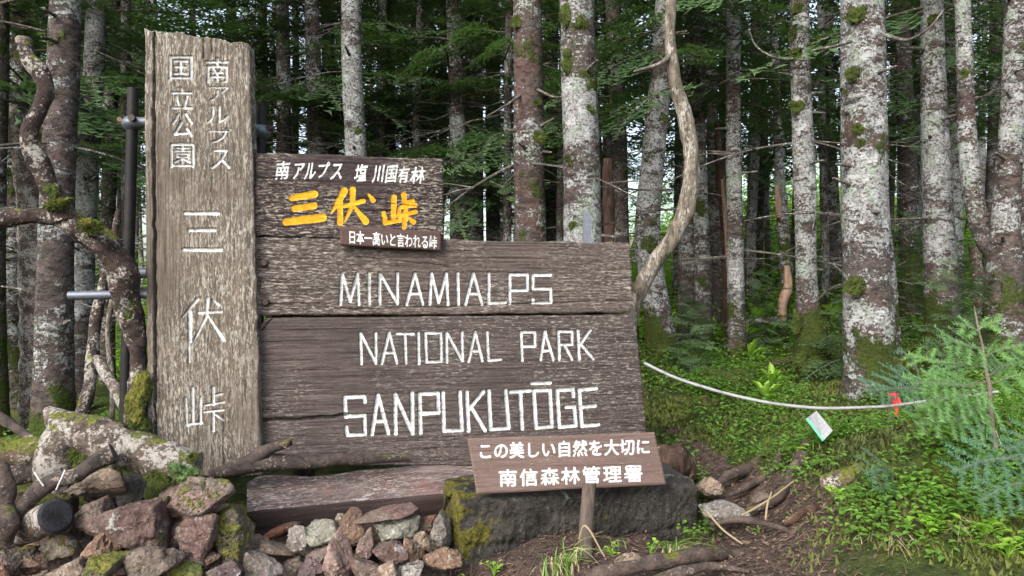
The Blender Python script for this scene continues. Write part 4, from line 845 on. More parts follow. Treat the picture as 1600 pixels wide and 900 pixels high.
# ---------------------------------------------------------------- trees: trunks
def trunk_parts(pts, rad, seg, n, seed, flare=.35, bump=.05, fl_h=.25):
    pts = np.asarray(pts, float); rad = np.asarray(rad, float)
    q = spline(np.concatenate([pts, rad[:, None]], 1), n); c, r = q[:, :3], q[:, 3]
    th = np.linspace(0, 2 * np.pi, seg, endpoint=False)
    z = c[:, 2] - c[0, 2]; g = np.random.default_rng(abs(int(seed)))
    lob = 1 + .5 * np.cos(th * int(g.integers(3, 6)) + g.uniform(0, 6))
    rr = r[:, None] * (1 + flare * np.exp(-z / fl_h)[:, None] * lob[None])
    d = np.stack([np.cos(th), np.sin(th), 0 * th], -1)
    V = c[:, None] + d[None] * rr[:, :, None]
    vv = V.reshape(-1, 3)
    k = (fbm(vv * [6, 6, 5] + seed * 3.1, 3) * .7 + fbm(vv * [26, 26, 20] + seed, 2) * .35).reshape(n, seg)
    V = c[:, None] + d[None] * (rr * (1 + bump * k))[:, :, None]; V = V.reshape(-1, 3)
    i = np.arange(n - 1)[:, None] * seg; j = np.arange(seg)[None]; j2 = (j + 1) % seg
    return [(V, np.stack([i + j, i + j2, i + seg + j2, i + seg + j], -1).reshape(-1, 4), 0)]

# ---------------------------------------------------------------- fir sprays: twigs and needles
def spray(L, seed, step=.05, side=.42, nl=.035, ns=.018, nw=.008, droop=.18, sub=True, start=.12, up=.25):
    """a flat fir branch of length L along +x: returns twig parts and needle triangles"""
    g = np.random.default_rng(abs(int(seed))); tw, A, B, C = [], [], [], []
    def axis_pt(t): return np.array([t * L, 0, -droop * L * t * t + .05 * L * t])
    n = 9; q = np.array([axis_pt(t) for t in np.linspace(0, 1, n)]); q[:, 1] += .02 * L * np.sin(np.linspace(0, 5, n) + seed); tw += tube(q, np.linspace(.009, .002, n) * max(L, .35), 4, 10, caps=False)
    segs = [(q[i], q[i + 1]) for i in range(int(n * start) + 1, n - 1)]
    t = start; s = 1
    while t < .98:
        o = np.array([np.interp(t, np.linspace(0, 1, n), q[:, k]) for k in range(3)])
        ln = side * L * (1 - t) ** .75 * g.uniform(.7, 1.15) + .03; a = math.radians(g.uniform(48, 66))
        e = o + ln * np.array([math.cos(a), s * math.sin(a), -.12 + g.normal() * .07]); m = (o + e) / 2 + np.array([0, 0, .03 * ln]); segs += [(o, m), (m, e)]
        tw += [(np.array([o + [0, 0, .0025 * L], o - [0, 0, .0025 * L], e]), np.array([[0, 1, 2]]))]
        if sub and ln > .16:
            for w in (.35, .6, .8):
                for s2 in (-1, 1):
                    o2 = o + (e - o) * w; l2 = ln * .38 * (1 - w * .6); d = (e - o) / ln; pr = np.array([-d[1], d[0], 0]) * s2
                    segs.append((o2, o2 + l2 * (d * .75 + pr * .65) + np.array([0, 0, g.normal() * .03 * l2])))
        t += step / L * g.uniform(.7, 1.3); s = -s
    for a, b in segs:
        d = b - a; l = np.linalg.norm(d); k = max(2, int(l / ns)); d = d / l
        u = np.linspace(0, 1, k) + g.uniform(-.3, .3, k) / k; p = a + u[:, None] * (b - a)
        pr = np.array([-d[1], d[0], 0.]); pr /= np.linalg.norm(pr) + 1e-9
        for sd in (-1, 1):
            nn = nl * g.uniform(.75, 1.15, k)[:, None]; tip = p + nn * (sd * pr * .82 + d * .5 + np.stack([0 * u, 0 * u, up * g.normal(.5, .8, k)], -1))
            A.append(p - d * nw); B.append(p + d * nw); C.append(tip)
    A, B, C = np.concatenate(A), np.concatenate(B), np.concatenate(C); m = len(A)
    V = np.concatenate([A, B, C]); f = np.arange(m); return tw, (V, np.stack([f, f + m, f + 2 * m], -1))
def merge(parts):
    Vs, Fs, off = [], {}, 0
    for v, f in parts:
        Vs.append(v); Fs.setdefault(f.shape[1], []).append(f + off); off += len(v)
    return np.concatenate(Vs), {k: np.concatenate(x) for k, x in Fs.items()}
SPR = []
for k in range(5):
    tw, nd = spray(1.0, 50 + k, step=.062, side=.44, nl=.05, ns=.030, nw=.013, droop=R.uniform(.12, .30))
    SPR.append((merge([(v, f) for v, f in tw if isinstance(f, np.ndarray)]), nd))
def bare(L, seed):
    g = np.random.default_rng(abs(int(seed))); n = 8; t = np.linspace(0, 1, n); q = np.stack([t * L, .05 * L * np.cumsum(g.normal(0, .5, n)), L * (-.10 * t + .10 * t**2 * g.normal(0, 1.5))], -1); out = tube(q, np.linspace(.008, .0025, n) * max(.6, L), 5, 12, caps=False)
    for w in range(5):
        i = g.integers(2, n - 1); o = q[i]; s = g.choice([-1, 1]); l = L * g.uniform(.15, .4); e = o + l * np.array([.7, .6 * s, g.normal(0, .25)]); out += tube([o, (o + e) / 2 + [0, 0, .03 * l], e], [.005 * max(.6, L), .004 * max(.6, L), .0018], 4, 5, caps=False)
    return out
def crown(name, z0, H, lmax, nb, seed, bare_z=0.0, nbare=0, low=0.75):
    """all live branches of one fir as one mesh, twigs and needles"""
    g = np.random.default_rng(abs(int(seed))); TV, TF3, TF4, NV, NF, off, noff = [], [], [], [], [], 0, 0
    for b in range(nb):
        z = z0 + (H - z0) * (b + g.uniform(0, 1)) / nb; f = (z - z0) / (H - z0)
        L = lmax * (low + (1 - low) * min(1, f * 4)) * (1 - f) ** .6 * g.uniform(.55, 1.2) + .12
        (tv, tf), (nv, nf) = SPR[g.integers(0, len(SPR))]; az = g.uniform(0, 2 * np.pi); el = g.uniform(-.45, .12) * (1 - f) + .35 * f; roll = g.normal(0, .3)
        def tr(v):
            v = v * L; y = v[:, 1] * math.cos(roll) - v[:, 2] * math.sin(roll); zz_ = v[:, 1] * math.sin(roll) + v[:, 2] * math.cos(roll); x = v[:, 0] * math.cos(el) - zz_ * math.sin(el); zz_ = v[:, 0] * math.sin(el) + zz_ * math.cos(el)
            return np.stack([x * math.cos(az) - y * math.sin(az), x * math.sin(az) + y * math.cos(az), zz_ + z], -1)
        TV.append(tr(tv)); NV.append(tr(nv)); NF.append(nf + noff); noff += len(nv)
        if 3 in tf: TF3.append(tf[3] + off)
        if 4 in tf: TF4.append(tf[4] + off)
        off += len(tv)
    parts = [(np.concatenate(TV), np.concatenate(TF4), 0)]
    parts = [(np.concatenate(TV), np.concatenate(TF3), 0), (np.concatenate(TV), np.concatenate(TF4), 0), (np.concatenate(NV), np.concatenate(NF), 1)]
    for b in range(nbare):
        z = g.uniform(bare_z, z0 + 1.5); az = g.uniform(0, 2 * np.pi); c, s = math.cos(az), math.sin(az)
        for v, f in bare(g.uniform(.5, 1.5), int(seed * 100 + b)):
            if isinstance(f, np.ndarray): parts.append((np.stack([v[:, 0] * c - v[:, 1] * s, v[:, 0] * s + v[:, 1] * c, v[:, 2] + z], -1), f, 0))
    nv = sum(len(p[0]) for p in parts); rn = np.repeat(g.uniform(0, 1, nv // 3 + 1), 3)[:nv]
    nt = len(parts[2][0]) // 3; k0 = len(parts[0][0]) * 2; r3 = g.uniform(0, 1, nt); rn[k0:k0 + 3 * nt] = np.concatenate([r3, r3, r3])
    o = mk(name, parts, [TWIG, NEEDLE], smooth=False, attrs={'rnd': rn}); me = o.data; bpy.data.objects.remove(o); return me
CR_LOW = [crown('crown', 1.0, 11, 1.55, 52, 3, .5, 6), crown('crown', 1.5, 12, 1.7, 50, 4, .6, 6), crown('crown', .7, 10, 1.4, 50, 5, .5, 6)]
CR_MID = [crown('crown', 2.1, 7.2, 1.5, 36, 6, .9, 8), crown('crown', 2.6, 7.8, 1.6, 34, 7, 1.0, 8)]
CR_HIGH = [crown('crown', 4.4, 8.0, 1.1, 22, 8, 1.9, 7), crown('crown', 4.8, 8.0, 1.1, 20, 9, 2.1, 7)]
CR_SAP = [crown('crown', .04, .75, .34, 34, 10, low=.9), crown('crown', .05, 1.1, .42, 42, 12, low=.9)]

def put(parent, name, me, rz=0, s=1.0, dz=0, dxy=(0, 0)):
    o = bpy.data.objects.new(name, me); COL.objects.link(o); o.parent = parent; o.rotation_euler = (0, 0, rz); o.scale = (s, s, s); o.location = (dxy[0], dxy[1], dz); return o

def near_tree(label, path, widths, col, crown_me=None, name='fir_tree', moss=(), snags=(), n=260, seg=40, flare=.3, H=8.2, mat=None, sub=None):
    """a fir whose stem follows measured points (photo x, y, depth) up past the picture's top"""
    pts = [P(*p) for p in path]; rad = [w * p[2] / F / 2 for w, p in zip(widths, path)]
    b = pts[0].copy(); gz = hz(b[0], b[1]); base = np.array([b[0], b[1], min(gz, b[2]) - .06])
    if H:
        top = pts[-1] + (pts[-1] - pts[-2]) / max(.3, np.linalg.norm(pts[-1] - pts[-2])) * .6; pts.append(top); rad.append(rad[-1] * .96)
        pts.append(np.array([top[0], top[1], base[2] + H])); rad.append(.02)
    t = thing(name, label, 'tree', base, 'fir trees of the forest')
    pts = [base] + [p for p in pts[1:]] if abs(base[2] - pts[0][2]) < .12 else [base] + pts
    if len(rad) < len(pts): rad = [rad[0]] + rad
    tr = mk('trunk', trunk_parts(np.array(pts) - base, rad, seg, n, int(path[0][0]), flare), mat or BARK, parent=t); tr.color = (*col, 1)
    if sub is not None:
        for pth, ws in sub:
            q = [P(*p) for p in pth]; o = mk('trunk', trunk_parts(np.array(q) - base, [w * p[2] / F / 2 for w, p in zip(ws, pth)], 28, 160, int(pth[0][0]) + 5, 0), mat or BARK, parent=t); o.color = (*col, 1)
    if crown_me is not None:
        k = pts[-2] - base; put(t, 'crown', crown_me, R.uniform(0, 6), 1, 0, (float(k[0]), float(k[1])))
    g = np.random.default_rng(abs(int(path[0][0])) + 3); qq = spline(np.concatenate([np.array(pts), np.array(rad)[:, None]], 1), 60)
    for k in range(7):
        i = int(g.integers(6, 26)); a = g.uniform(3.3, 6.1); o_ = qq[i, :3] - base; dv = np.array([math.cos(a), math.sin(a), g.uniform(-.2, .35)]); r_ = qq[i, 3]; l = g.uniform(.04, .16)
        mk('branch_stub', T(tube([o_ + dv * r_ * .8, o_ + dv * (r_ + l * .5), o_ + dv * (r_ + l)], [.016, .011, .006], 7, 6, .1, 30)), TWIG, parent=t)
    for x, y, w, h in moss:
        d = path[0][2] - np.interp(y, [p[1] for p in path][::-1], widths[::-1]) * path[0][2] / F / 2 * .86
        clump(t, x, y, d, w, h, int(x + y * 7), MOSSC, 'moss_clump', w * .30)
    for sn in snags:
        q = [P(*p) for p in sn]; mk('dead_branch', T(tube(np.array(q) - base, np.linspace(.012, .004, len(q)), 7, 30, .1, 20)), TWIG, parent=t)
    return t
N = near_tree
H1, H2 = CR_HIGH; M1, M2 = CR_MID
N('broad grey brown fir trunk with a dark torn bark strip behind the gnarled limb', [(82, 692, 4.9), (84, 600, 4.9), (86, 440, 4.9), (92, 250, 4.9), (100, 80, 4.9), (104, -60, 4.9)], [58, 56, 52, 48, 46, 44], (.45, .35, .5), H1, moss=[(90, 60, 28, 20)])
N('pale lichened fir trunk just beyond the broad grey brown one near the post', [(120, 640, 6.4), (128, 480, 6.4), (136, 280, 6.4), (147, 100, 6.4), (152, -60, 6.4)], [38, 34, 32, 30, 28], (.85, .05, .2), M1)
N('thin pale trunk seen between the gnarled limb and the black pipe', [(166, 600, 8.6), (170, 300, 8.6), (178, 0, 8.6), (180, -60, 8.6)], [24, 22, 20, 20], (.6, .2, .2), M2, seg=24, n=160)
N('slim curving trunk beside the broad grey brown one near the frame edge', [(34, 660, 6.8), (22, 560, 6.8), (18, 400, 6.8), (30, 200, 6.8), (34, -40, 6.8)], [34, 30, 28, 26, 24], (.7, .5, .2), CR_LOW[0], seg=28)
N('dark mossy trunk cut by the frame edge behind the mossy log', [(-12, 670, 5.6), (-14, 400, 5.6), (-8, 100, 5.6), (-6, -60, 5.6)], [44, 40, 38, 36], (.3, .8, .3), M1)
N('slim fir trunk, nearer one of a close pair above the upper panel', [(496, 610, 8.6), (494, 240, 8.6), (490, 100, 8.6), (486, -60, 8.6)], [28, 26, 24, 22], (.65, .45, .2), M2, seg=28)
N('slim shaded trunk, farther one of the close pair above the upper panel', [(524, 600, 9.6), (518, 240, 9.6), (510, 0, 9.6), (508, -60, 9.6)], [24, 22, 20, 20], (.55, .4, .2), M1, seg=24)
N('straight clean pale trunk rising right over the small white panel characters', [(560, 640, 6.9), (556, 240, 6.9), (550, 100, 6.9), (548, -60, 6.9)], [36, 33, 31, 30], (.95, .1, .3), H2)
N('dark mossy narrow trunk next to the clean pale one above the panel', [(612, 600, 10.2), (608, 240, 10.2), (600, 80, 10.2), (598, -60, 10.2)], [24, 22, 20, 19], (.2, .8, .2), M2, seg=24)
N('brown spotted trunk by the end of the upper panel, in front of its twin', [(716, 620, 8.6), (716, 370, 8.6), (714, 150, 8.6), (706, -60, 8.6)], [28, 26, 25, 24], (.5, .6, .5), M1, seg=28)
N('grey twin trunk partly hidden by the brown spotted one past the panel end', [(740, 610, 9.4), (742, 370, 9.4), (740, 150, 9.4), (736, -60, 9.4)], [30, 28, 27, 26], (.6, .5, .2), M2, seg=28)
N('slender third trunk past the brown spotted pair', [(772, 600, 11.), (770, 300, 11.), (768, -60, 11.)], [24, 22, 20], (.5, .4, .2), CR_LOW[1], seg=24, n=160)
N('big red brown trunk with black scars above the middle of the wide sign', [(830, 640, 6.0), (829, 380, 6.0), (826, 200, 6.0), (825, 60, 6.0), (823, -60, 6.0)], [54, 50, 47, 45, 43], (.42, .5, 1.0), H1, moss=[(841, 212, 26, 20), (806, 34, 16, 22), (838, 160, 16, 14)],
  snags=[[(812, 150, 5.9), (790, 165, 5.7), (760, 182, 5.6)], [(840, 140, 5.9), (870, 152, 5.8), (905, 140, 5.7)]])
N('big pale trunk with bright moss near its top above the wide sign', [(913, 620, 5.5), (911, 400, 5.5), (908, 220, 5.5), (904, 100, 5.5), (900, -60, 5.5)], [64, 60, 57, 55, 53], (.80, .35, .3), H2,
  moss=[(887, 92, 26, 40), (905, 40, 30, 34), (884, 25, 18, 40), (922, 170, 18, 14), (886, 250, 16, 20), (896, 350, 15, 14), (902, 68, 18, 18)])
N('leaning pale trunk behind the bare curved tree at the sign end', [(1038, 556, 6.5), (1026, 480, 6.5), (1012, 380, 6.5), (1020, 250, 6.5), (1032, 130, 6.5), (1044, -60, 6.5)], [44, 40, 40, 36, 34, 32], (.8, .3, .2), M1, moss=[(1034, 182, 16, 16)])
N('brown double trunk with a dark seam just past the bare curved tree', [(1074, 548, 7.9), (1074, 430, 7.9), (1078, 250, 7.9), (1082, -60, 7.9)], [32, 28, 24, 22], (.5, .5, .3), M2, sub=[([(1100, 556, 7.8), (1098, 430, 7.8), (1094, 300, 7.8), (1092, 150, 7.8), (1094, -60, 7.8)], [30, 26, 22, 20, 18])])
N('thin pale trunk behind the split reddish snag', [(1122, 495, 10.2), (1116, 300, 10.2), (1112, 150, 10.2), (1110, -60, 10.2)], [22, 20, 18, 17], (.8, .1, .2), M1, seg=24, n=160)
N('straight grey pole-like trunk ending in moss beyond the white hose', [(1152, 572, 7.0), (1149, 400, 7.0), (1146, 200, 7.0), (1146, -60, 7.0)], [27, 25, 23, 21], (.75, .1, .25), M2, seg=28)
N('grey trunk with cushions of moss and a swollen mossy foot', [(1272, 600, 6.1), (1268, 530, 6.1), (1263, 480, 6.1), (1258, 300, 6.1), (1252, 150, 6.1), (1248, -60, 6.1)], [50, 52, 38, 34, 31, 28], (.7, .45, .3), H1, moss=[(1244, 168, 28, 20), (1243, 84, 20, 16), (1245, 14, 20, 18), (1240, 52, 12, 26), (1288, 500, 26, 40), (1244, 500, 14, 40), (1262, 560, 50, 50)], flare=.05,
  snags=[[(1238, 92, 6.0), (1210, 90, 5.9), (1180, 70, 5.9), (1170, 45, 5.9)]])
N('stoutest pale lichened trunk with a mossy base beside the red-taped stake', [(1364, 632, 4.75), (1360, 560, 4.75), (1354, 420, 4.75), (1350, 250, 4.75), (1348, 100, 4.75), (1347, -60, 4.75)], [80, 74, 70, 68, 66, 62], (.92, .25, .75), H2,
  moss=[(1333, 115, 26, 18), (1340, 200, 22, 14), (1320, 145, 14, 12), (1340, 22, 40, 26), (1335, 445, 36, 30), (1345, 222, 16, 10), (1392, 580, 26, 46)], flare=.22,
  sub=[([(1396, 560, 4.9), (1390, 480, 4.9), (1382, 380, 4.9), (1374, 280, 4.9), (1366, 180, 4.9)], [26, 26, 24, 22, 14])], snags=[[(1330, 65, 4.6), (1290, 75, 4.5), (1270, 78, 4.5)], [(1384, 55, 4.6), (1420, 62, 4.5), (1450, 45, 4.4), (1475, 15, 4.4)], [(1352, 115, 4.45), (1350, 130, 4.35), (1340, 145, 4.3)]])
N('dark mossy trunk directly behind the stoutest pale one', [(1424, 505, 8.2), (1420, 300, 8.2), (1412, 100, 8.2), (1410, -60, 8.2)], [30, 27, 24, 22], (.25, .9, .2), M1, seg=28)
N('sturdy pale trunk beside the forked trunk on the slope', [(1475, 545, 5.9), (1470, 430, 5.9), (1464, 280, 5.9), (1458, 120, 5.9), (1455, -60, 5.9)], [46, 46, 43, 36, 32], (.85, .1, .45), M2, moss=[(1457, 28, 22, 18)], flare=.2)
N('double trunk at the frame edge with a curved stem joining it low down', [(1572, 560, 5.2), (1570, 460, 5.2), (1572, 330, 5.2), (1582, 180, 5.2), (1588, -60, 5.2)], [70, 56, 40, 34, 32], (.7, .05, .7), H1, flare=.1,
  sub=[([(1606, 560, 5.3), (1602, 440, 5.3), (1600, 300, 5.3), (1604, 100, 5.3), (1606, -60, 5.3)], [46, 42, 38, 34, 32]), ([(1566, 410, 5.25), (1545, 385, 5.3), (1526, 330, 5.35), (1514, 250, 5.4), (1508, 120, 5.4), (1502, -60, 5.4)], [34, 32, 30, 28, 24, 22])], moss=[(1506, 113, 20, 18)])
# bare curved tree and broken snags
cv = thing('bare_curved_tree', 'bare pale tree bent like a bow over the end of the wide sign', 'tree', P(996, 560, 4.2))
part_limb(cv, 'trunk', [(970, 620, 4.2), (980, 530, 4.2), (996, 462, 4.2), (1022, 412, 4.2), (1054, 368, 4.2), (1074, 320, 4.2), (1080, 260, 4.2), (1073, 195, 4.2), (1056, 130, 4.2), (1047, 60, 4.2), (1049, 0, 4.2), (1054, -60, 4.2)], [26, 25, 24, 25, 26, 27, 26, 23, 20, 17, 15, 14], PALEW, bump=.15, bs=14, n=170, seg=26)
part_limb(cv, 'dead_branch', [(1046, 88, 4.2), (1030, 100, 4.1), (1012, 106, 4.05), (990, 112, 4.0)], [9, 7, 5, 2], PALEW, n=30)
part_limb(cv, 'dead_branch', [(1000, 470, 4.2), (985, 440, 4.15), (975, 420, 4.12), (990, 372, 4.1)], [8, 6, 5, 3], PALEW, n=30)
def snag(label, path, widths, mat, extra=()):
    b = P(*path[0]); g = hz(b[0], b[1]); path = [(path[0][0], 450 - (g - .05 - CAMZ) * F / path[0][2], path[0][2])] + list(path) if b[2] > g + .08 else path; widths = [widths[0]] + list(widths) if len(path) > len(widths) else widths
    t = thing('broken_snag', label, 'dead tree', P(*path[0]), 'broken dead trunks'); part_limb(t, 'trunk', path, widths, mat, bump=.16, bs=10, n=110)
    for pth, ws, m, nm in extra: part_limb(t, nm, pth, ws, m, bump=.14, n=50)
    return t
snag('short reddish broken snag standing just above the wide sign', [(952, 380, 6.4), (951, 310, 6.4), (949, 270, 6.4), (950, 248, 6.4)], [18, 18, 17, 14], REDW)
snag('split reddish snag with bare orange wood behind the pole-like trunk', [(1136, 520, 9.0), (1135, 430, 9.0), (1131, 330, 9.0), (1124, 250, 9.0), (1121, 190, 9.0)], [16, 13, 14, 15, 6], REDW, [([(1138, 430, 8.9), (1134, 350, 8.9), (1128, 280, 8.9)], [5, 7, 4], PEELW, 'bare_wood')])
snag('crooked snag with peeled pale wood between two grey trunks', [(1222, 538, 7.9), (1224, 490, 7.9), (1225, 462, 7.9), (1228, 440, 7.9), (1221, 330, 7.9), (1218, 250, 7.9), (1212, 120, 7.9), (1208, 20, 7.9)], [18, 17, 17, 20, 18, 16, 13, 9], BARK, [([(1222, 500, 7.84), (1223, 470, 7.82), (1231, 448, 7.82), (1229, 415, 7.83)], [13, 15, 15, 8], PEELW, 'bare_wood'), ([(1217, 340, 7.84), (1215, 310, 7.84), (1213, 290, 7.84)], [8, 9, 5], PEELW, 'bare_wood')])
snag('splintered pale snag top behind the gnarled limb', [(52, 420, 5.9), (44, 280, 5.9), (34, 200, 5.9), (22, 130, 5.9)], [40, 38, 36, 12], LICHW)
snag('mossy leaning stump below the curved stem of the double trunk', [(1534, 470, 6.6), (1528, 430, 6.6), (1522, 385, 6.6)], [20, 18, 16], MOSSW)
limb('fallen_branch', 'grey fallen pole lying on the moss behind the crooked snag', 'branch', [(1150, 505, 8.5), (1200, 500, 8.4), (1238, 494, 8.3)], [9, 10, 8], LICHW, .1, 10, 12, 30)
limb('fallen_branch', 'bleached branch lying on the slope between the grey and the stoutest trunk', 'branch', [(1274, 470, 8.8), (1300, 450, 8.9), (1330, 440, 9)], [4, 5, 3], LICHW, .1, 10, 10, 30)
limb('fallen_branch', 'reddish fallen branch on moss in front of the crooked snag', 'branch', [(1180, 575, 6.5), (1225, 566, 6.6), (1250, 560, 6.7)], [8, 9, 7], REDW, .1, 10, 10, 30)

# ---------------------------------------------------------------- the deeper forest
TRK, TRKS = [], []
for k in range(5):
    g = np.random.default_rng(900 + k); z = np.array([-.3, 0, 1, 2.5, 4.5, 7, 10, 12.5]); x = np.cumsum(g.normal(0, .05, 8)); y = np.cumsum(g.normal(0, .05, 8)); x -= x[1]; y -= y[1]
    o = mk('trunk', trunk_parts(np.stack([x, y, z], -1), np.array([.14, .13, .118, .108, .095, .075, .045, .012]), 18, 110, 30 + k, .3, .06), BARK); TRK.append(o.data); bpy.data.objects.remove(o)
    z = np.array([-.3, 0, 1, 2.5, 4.5, 6.2, 7.7]); o = mk('trunk', trunk_parts(np.stack([x[:7], y[:7], z], -1), np.array([.14, .13, .118, .108, .09, .06, .015]), 18, 90, 40 + k, .3, .06), BARK); TRKS.append(o.data); bpy.data.objects.remove(o)
ZN = [(-9999, 225, 'slim distant fir standing deep in the forest beyond the pipe and the gnarled limb', 'distant firs beyond the gnarled limb'), (225, 700, 'slim distant fir deep in the forest, seen over the dark upper panel', 'distant firs over the upper panel'),
      (700, 1000, 'slim distant fir deep in the forest, seen over the top edge of the wide sign', 'distant firs over the wide sign'), (1000, 1310, 'slim distant fir in the bright gap beyond the white hose', 'distant firs beyond the hose'), (1310, 99999, 'slim distant fir up the slope behind the stoutest pale trunk', 'distant firs up the slope')]
taken = [(o.location.x, o.location.y) for o in COL.objects if o.parent is None and o.get('category') in ('tree', 'dead tree')]
SLIM = [(1183, 12.5), (1200, 14), (1292, 9.4), (1318, 11), (1492, 9.0), (982, 8.6), (950, 10), (872, 8.8), (788, 8.2), (684, 10.5), (645, 9.2), (584, 9.4), (446, 8.6), (424, 10.5), (62, 8.6), (205, 8.0), (1058, 11), (1135, 13), (1408, 10.5), (1545, 9.5), (1240, 12), (1168, 16), (1095, 15), (0, 8.5), (195, 11), (360, 9.5)]
SLIM = [((a - 800) / F * b, b) for a, b in SLIM]; cnt = 0; tries = 0
for k in range(64):                                             # slim high-crowned firs filling the depth
    y = 10.5 + 15 * R.random(); px = R.choice([R.uniform(-20, 225), R.uniform(395, 1000), R.uniform(395, 1345), R.uniform(1345, 1620)]); x = (px - 800) / F * y
    if any((x - a) ** 2 + (y - b) ** 2 < .35 for a, b in taken) or (1020 < px < 1345 and y > 12.5): continue
    taken.append((x, y)); zn = next(q for q in ZN if q[0] <= px < q[1]); s = R.uniform(.42, .72)
    t = thing('fir_tree', zn[2], 'tree', (x, y, hz(x, y) - .05), zn[3]); t.rotation_euler = (R.uniform(-.03, .03), R.uniform(-.04, .04), 0)
    o = put(t, 'trunk', R.choice(TRK), R.uniform(0, 6)); o.scale = (s, s, 1); o.color = (R.uniform(.55, .95), R.uniform(0, .5), R.uniform(0, .4), 1)
    put(t, 'crown', R.choice(CR_HIGH), R.uniform(0, 6), R.uniform(1.2, 1.5))
while cnt < 74 and tries < 8000:
    tries += 1; y = 8.8 + 28 * R.random() ** 1.15; x = R.uniform(-.72, .72) * y + R.uniform(-1.5, 1.5)
    forced = bool(SLIM)
    if forced: x, y = SLIM.pop()
    md = .8 if y < 14 else 1.15
    if not forced and any((x - a) ** 2 + (y - b) ** 2 < md * md for a, b in taken): continue
    px = 800 + F * x / y
    if not forced and y > 11 and (990 < px < 1345 or 690 < px < 800 or (y > 18 and R.random() < .55)): continue
    if not forced and 1150 < px < 1230 and y < 15: continue
    taken.append((x, y)); cnt += 1; zn = next(q for q in ZN if q[0] <= px < q[1]); s = R.choice([.6, .75, .9, 1.0, 1.15]) * R.uniform(.9, 1.1) * (.72 if forced else 1)
    t = thing('fir_tree', zn[2], 'tree', (x, y, hz(x, y) - .05), zn[3]); t.rotation_euler = (R.uniform(-.03, .03), R.uniform(-.03, .03), 0)
    a = R.uniform(0, 6); o = put(t, 'trunk', R.choice(TRK if y > 14 else TRKS), a); o.scale = (s, s, 1); o.color = (R.uniform(.3, .9), R.uniform(0, .7), R.uniform(0, .5), 1)
    put(t, 'crown', R.choice(CR_LOW if y > 14 else CR_MID), R.uniform(0, 6), R.uniform(.85, 1.1))
# ---------------------------------------------------------------- small vegetation
def leaves(pos, size, yaw, tilt, ratio=.62, fold=.18, curl=.15, rnd=None):
    """one two-sided folded leaf (two quads) per position; returns verts, faces, and a random number per vertex"""
    n = len(pos); c, s = np.cos(yaw), np.sin(yaw); ct, st = np.cos(tilt), np.sin(tilt)
    prof = np.array([(0, 0, 0), (.32, .5, fold), (.72, .36, fold * .7), (1, 0, -curl), (.72, -.36, fold * .7), (.32, -.5, fold)])
    x = prof[:, 0][None] * size[:, None]; y = prof[:, 1][None] * size[:, None] * ratio; z = prof[:, 2][None] * size[:, None] * ratio
    X_ = x * ct[:, None] - z * st[:, None]; Z_ = x * st[:, None] + z * ct[:, None]
    V = np.stack([X_ * c[:, None] - y * s[:, None], X_ * s[:, None] + y * c[:, None], Z_], -1) + pos[:, None]
    b = np.arange(n)[:, None] * 6; Fq = np.concatenate([b + np.array([0, 1, 2, 3]), b + np.array([0, 3, 4, 5])])
    r = NR.uniform(0, 1, n) if rnd is None else rnd
    return V.reshape(-1, 3), Fq, np.repeat(r, 6)
def sample(n, fn):
    out = []
    while sum(len(o) for o in out) < n:
        x, y, w = fn(n); k = NR.uniform(0, 1, len(x)) < w; out.append(np.stack([x[k], y[k]], -1))
    return np.concatenate(out)[:n]
def wedge(n, y0, y1, a, b, p=1.0):
    y = y0 + (y1 - y0) * NR.uniform(0, 1, n) ** p; x = NR.uniform(a, b, n) * y; return x, y
def off_path(x, y): return 1 - np.clip(pathness(x, y) * 1.3 - .18, 0, 1)
def patch(x, y, s, seed, lo=-.2, hi=.4): return np.clip((fbm(np.stack([x * s, y * s, x * 0 + seed], -1), 3) - lo) / (hi - lo), 0, 1)
def behind_sign(x, y): return np.where((x < .72) & (y < 3.95), 0., 1.)
def stuff(name, parts, mats, rn): o = mk(name, parts, mats, smooth=False, attrs={'rnd': rn}); return tag(o, kind='stuff')

# small heart leaves in sprigs over the near mound
def fn(n):
    x, y = wedge(n, 1.6, 4.6, .18, .80); return x, y, off_path(x, y) * patch(x, y, 2.6, 1) * behind_sign(x, y)
c = sample(1750, fn); k = NR.integers(3, 8, len(c)); ci = np.repeat(np.arange(len(c)), k); m = len(ci)
p = c[ci] + NR.normal(0, .030, (m, 2)); h_ = NR.uniform(.015, .075, len(c))[ci] * NR.uniform(.5, 1.2, m)
V, f, r = leaves(np.stack([p[:, 0], p[:, 1], height(p[:, 0], p[:, 1]) + h_], -1), NR.uniform(.014, .030, m), NR.uniform(0, 6.28, m), NR.uniform(-.35, .5, m), .85, rnd=np.clip(NR.uniform(.2, 1, len(c))[ci] + NR.normal(0, .12, m), 0, 1))
stuff('ground_leaves', [(V, f, 0)], LEAFG, r)
# low carpet further up the slope
def fn(n):
    x, y = wedge(n, 3.6, 14, -.75, .80, 1.5); return x, y, np.where(x < -.2 * y, .35, 1) * off_path(x, y) * patch(x, y, 1.3, 3, -.35, .35) * behind_sign(x, y)
p = sample(38000, fn); m = len(p); sz = NR.uniform(.016, .045, m) * np.interp(p[:, 1], [3.6, 14], [.8, 1.9])
V, f, r = leaves(np.stack([p[:, 0], p[:, 1], height(p[:, 0], p[:, 1]) + NR.uniform(.005, .11, m)], -1), sz, NR.uniform(0, 6.28, m), NR.uniform(-.4, .6, m), .7)
stuff('carpet_leaves', [(V, f, 0)], LEAFG, r * .75)
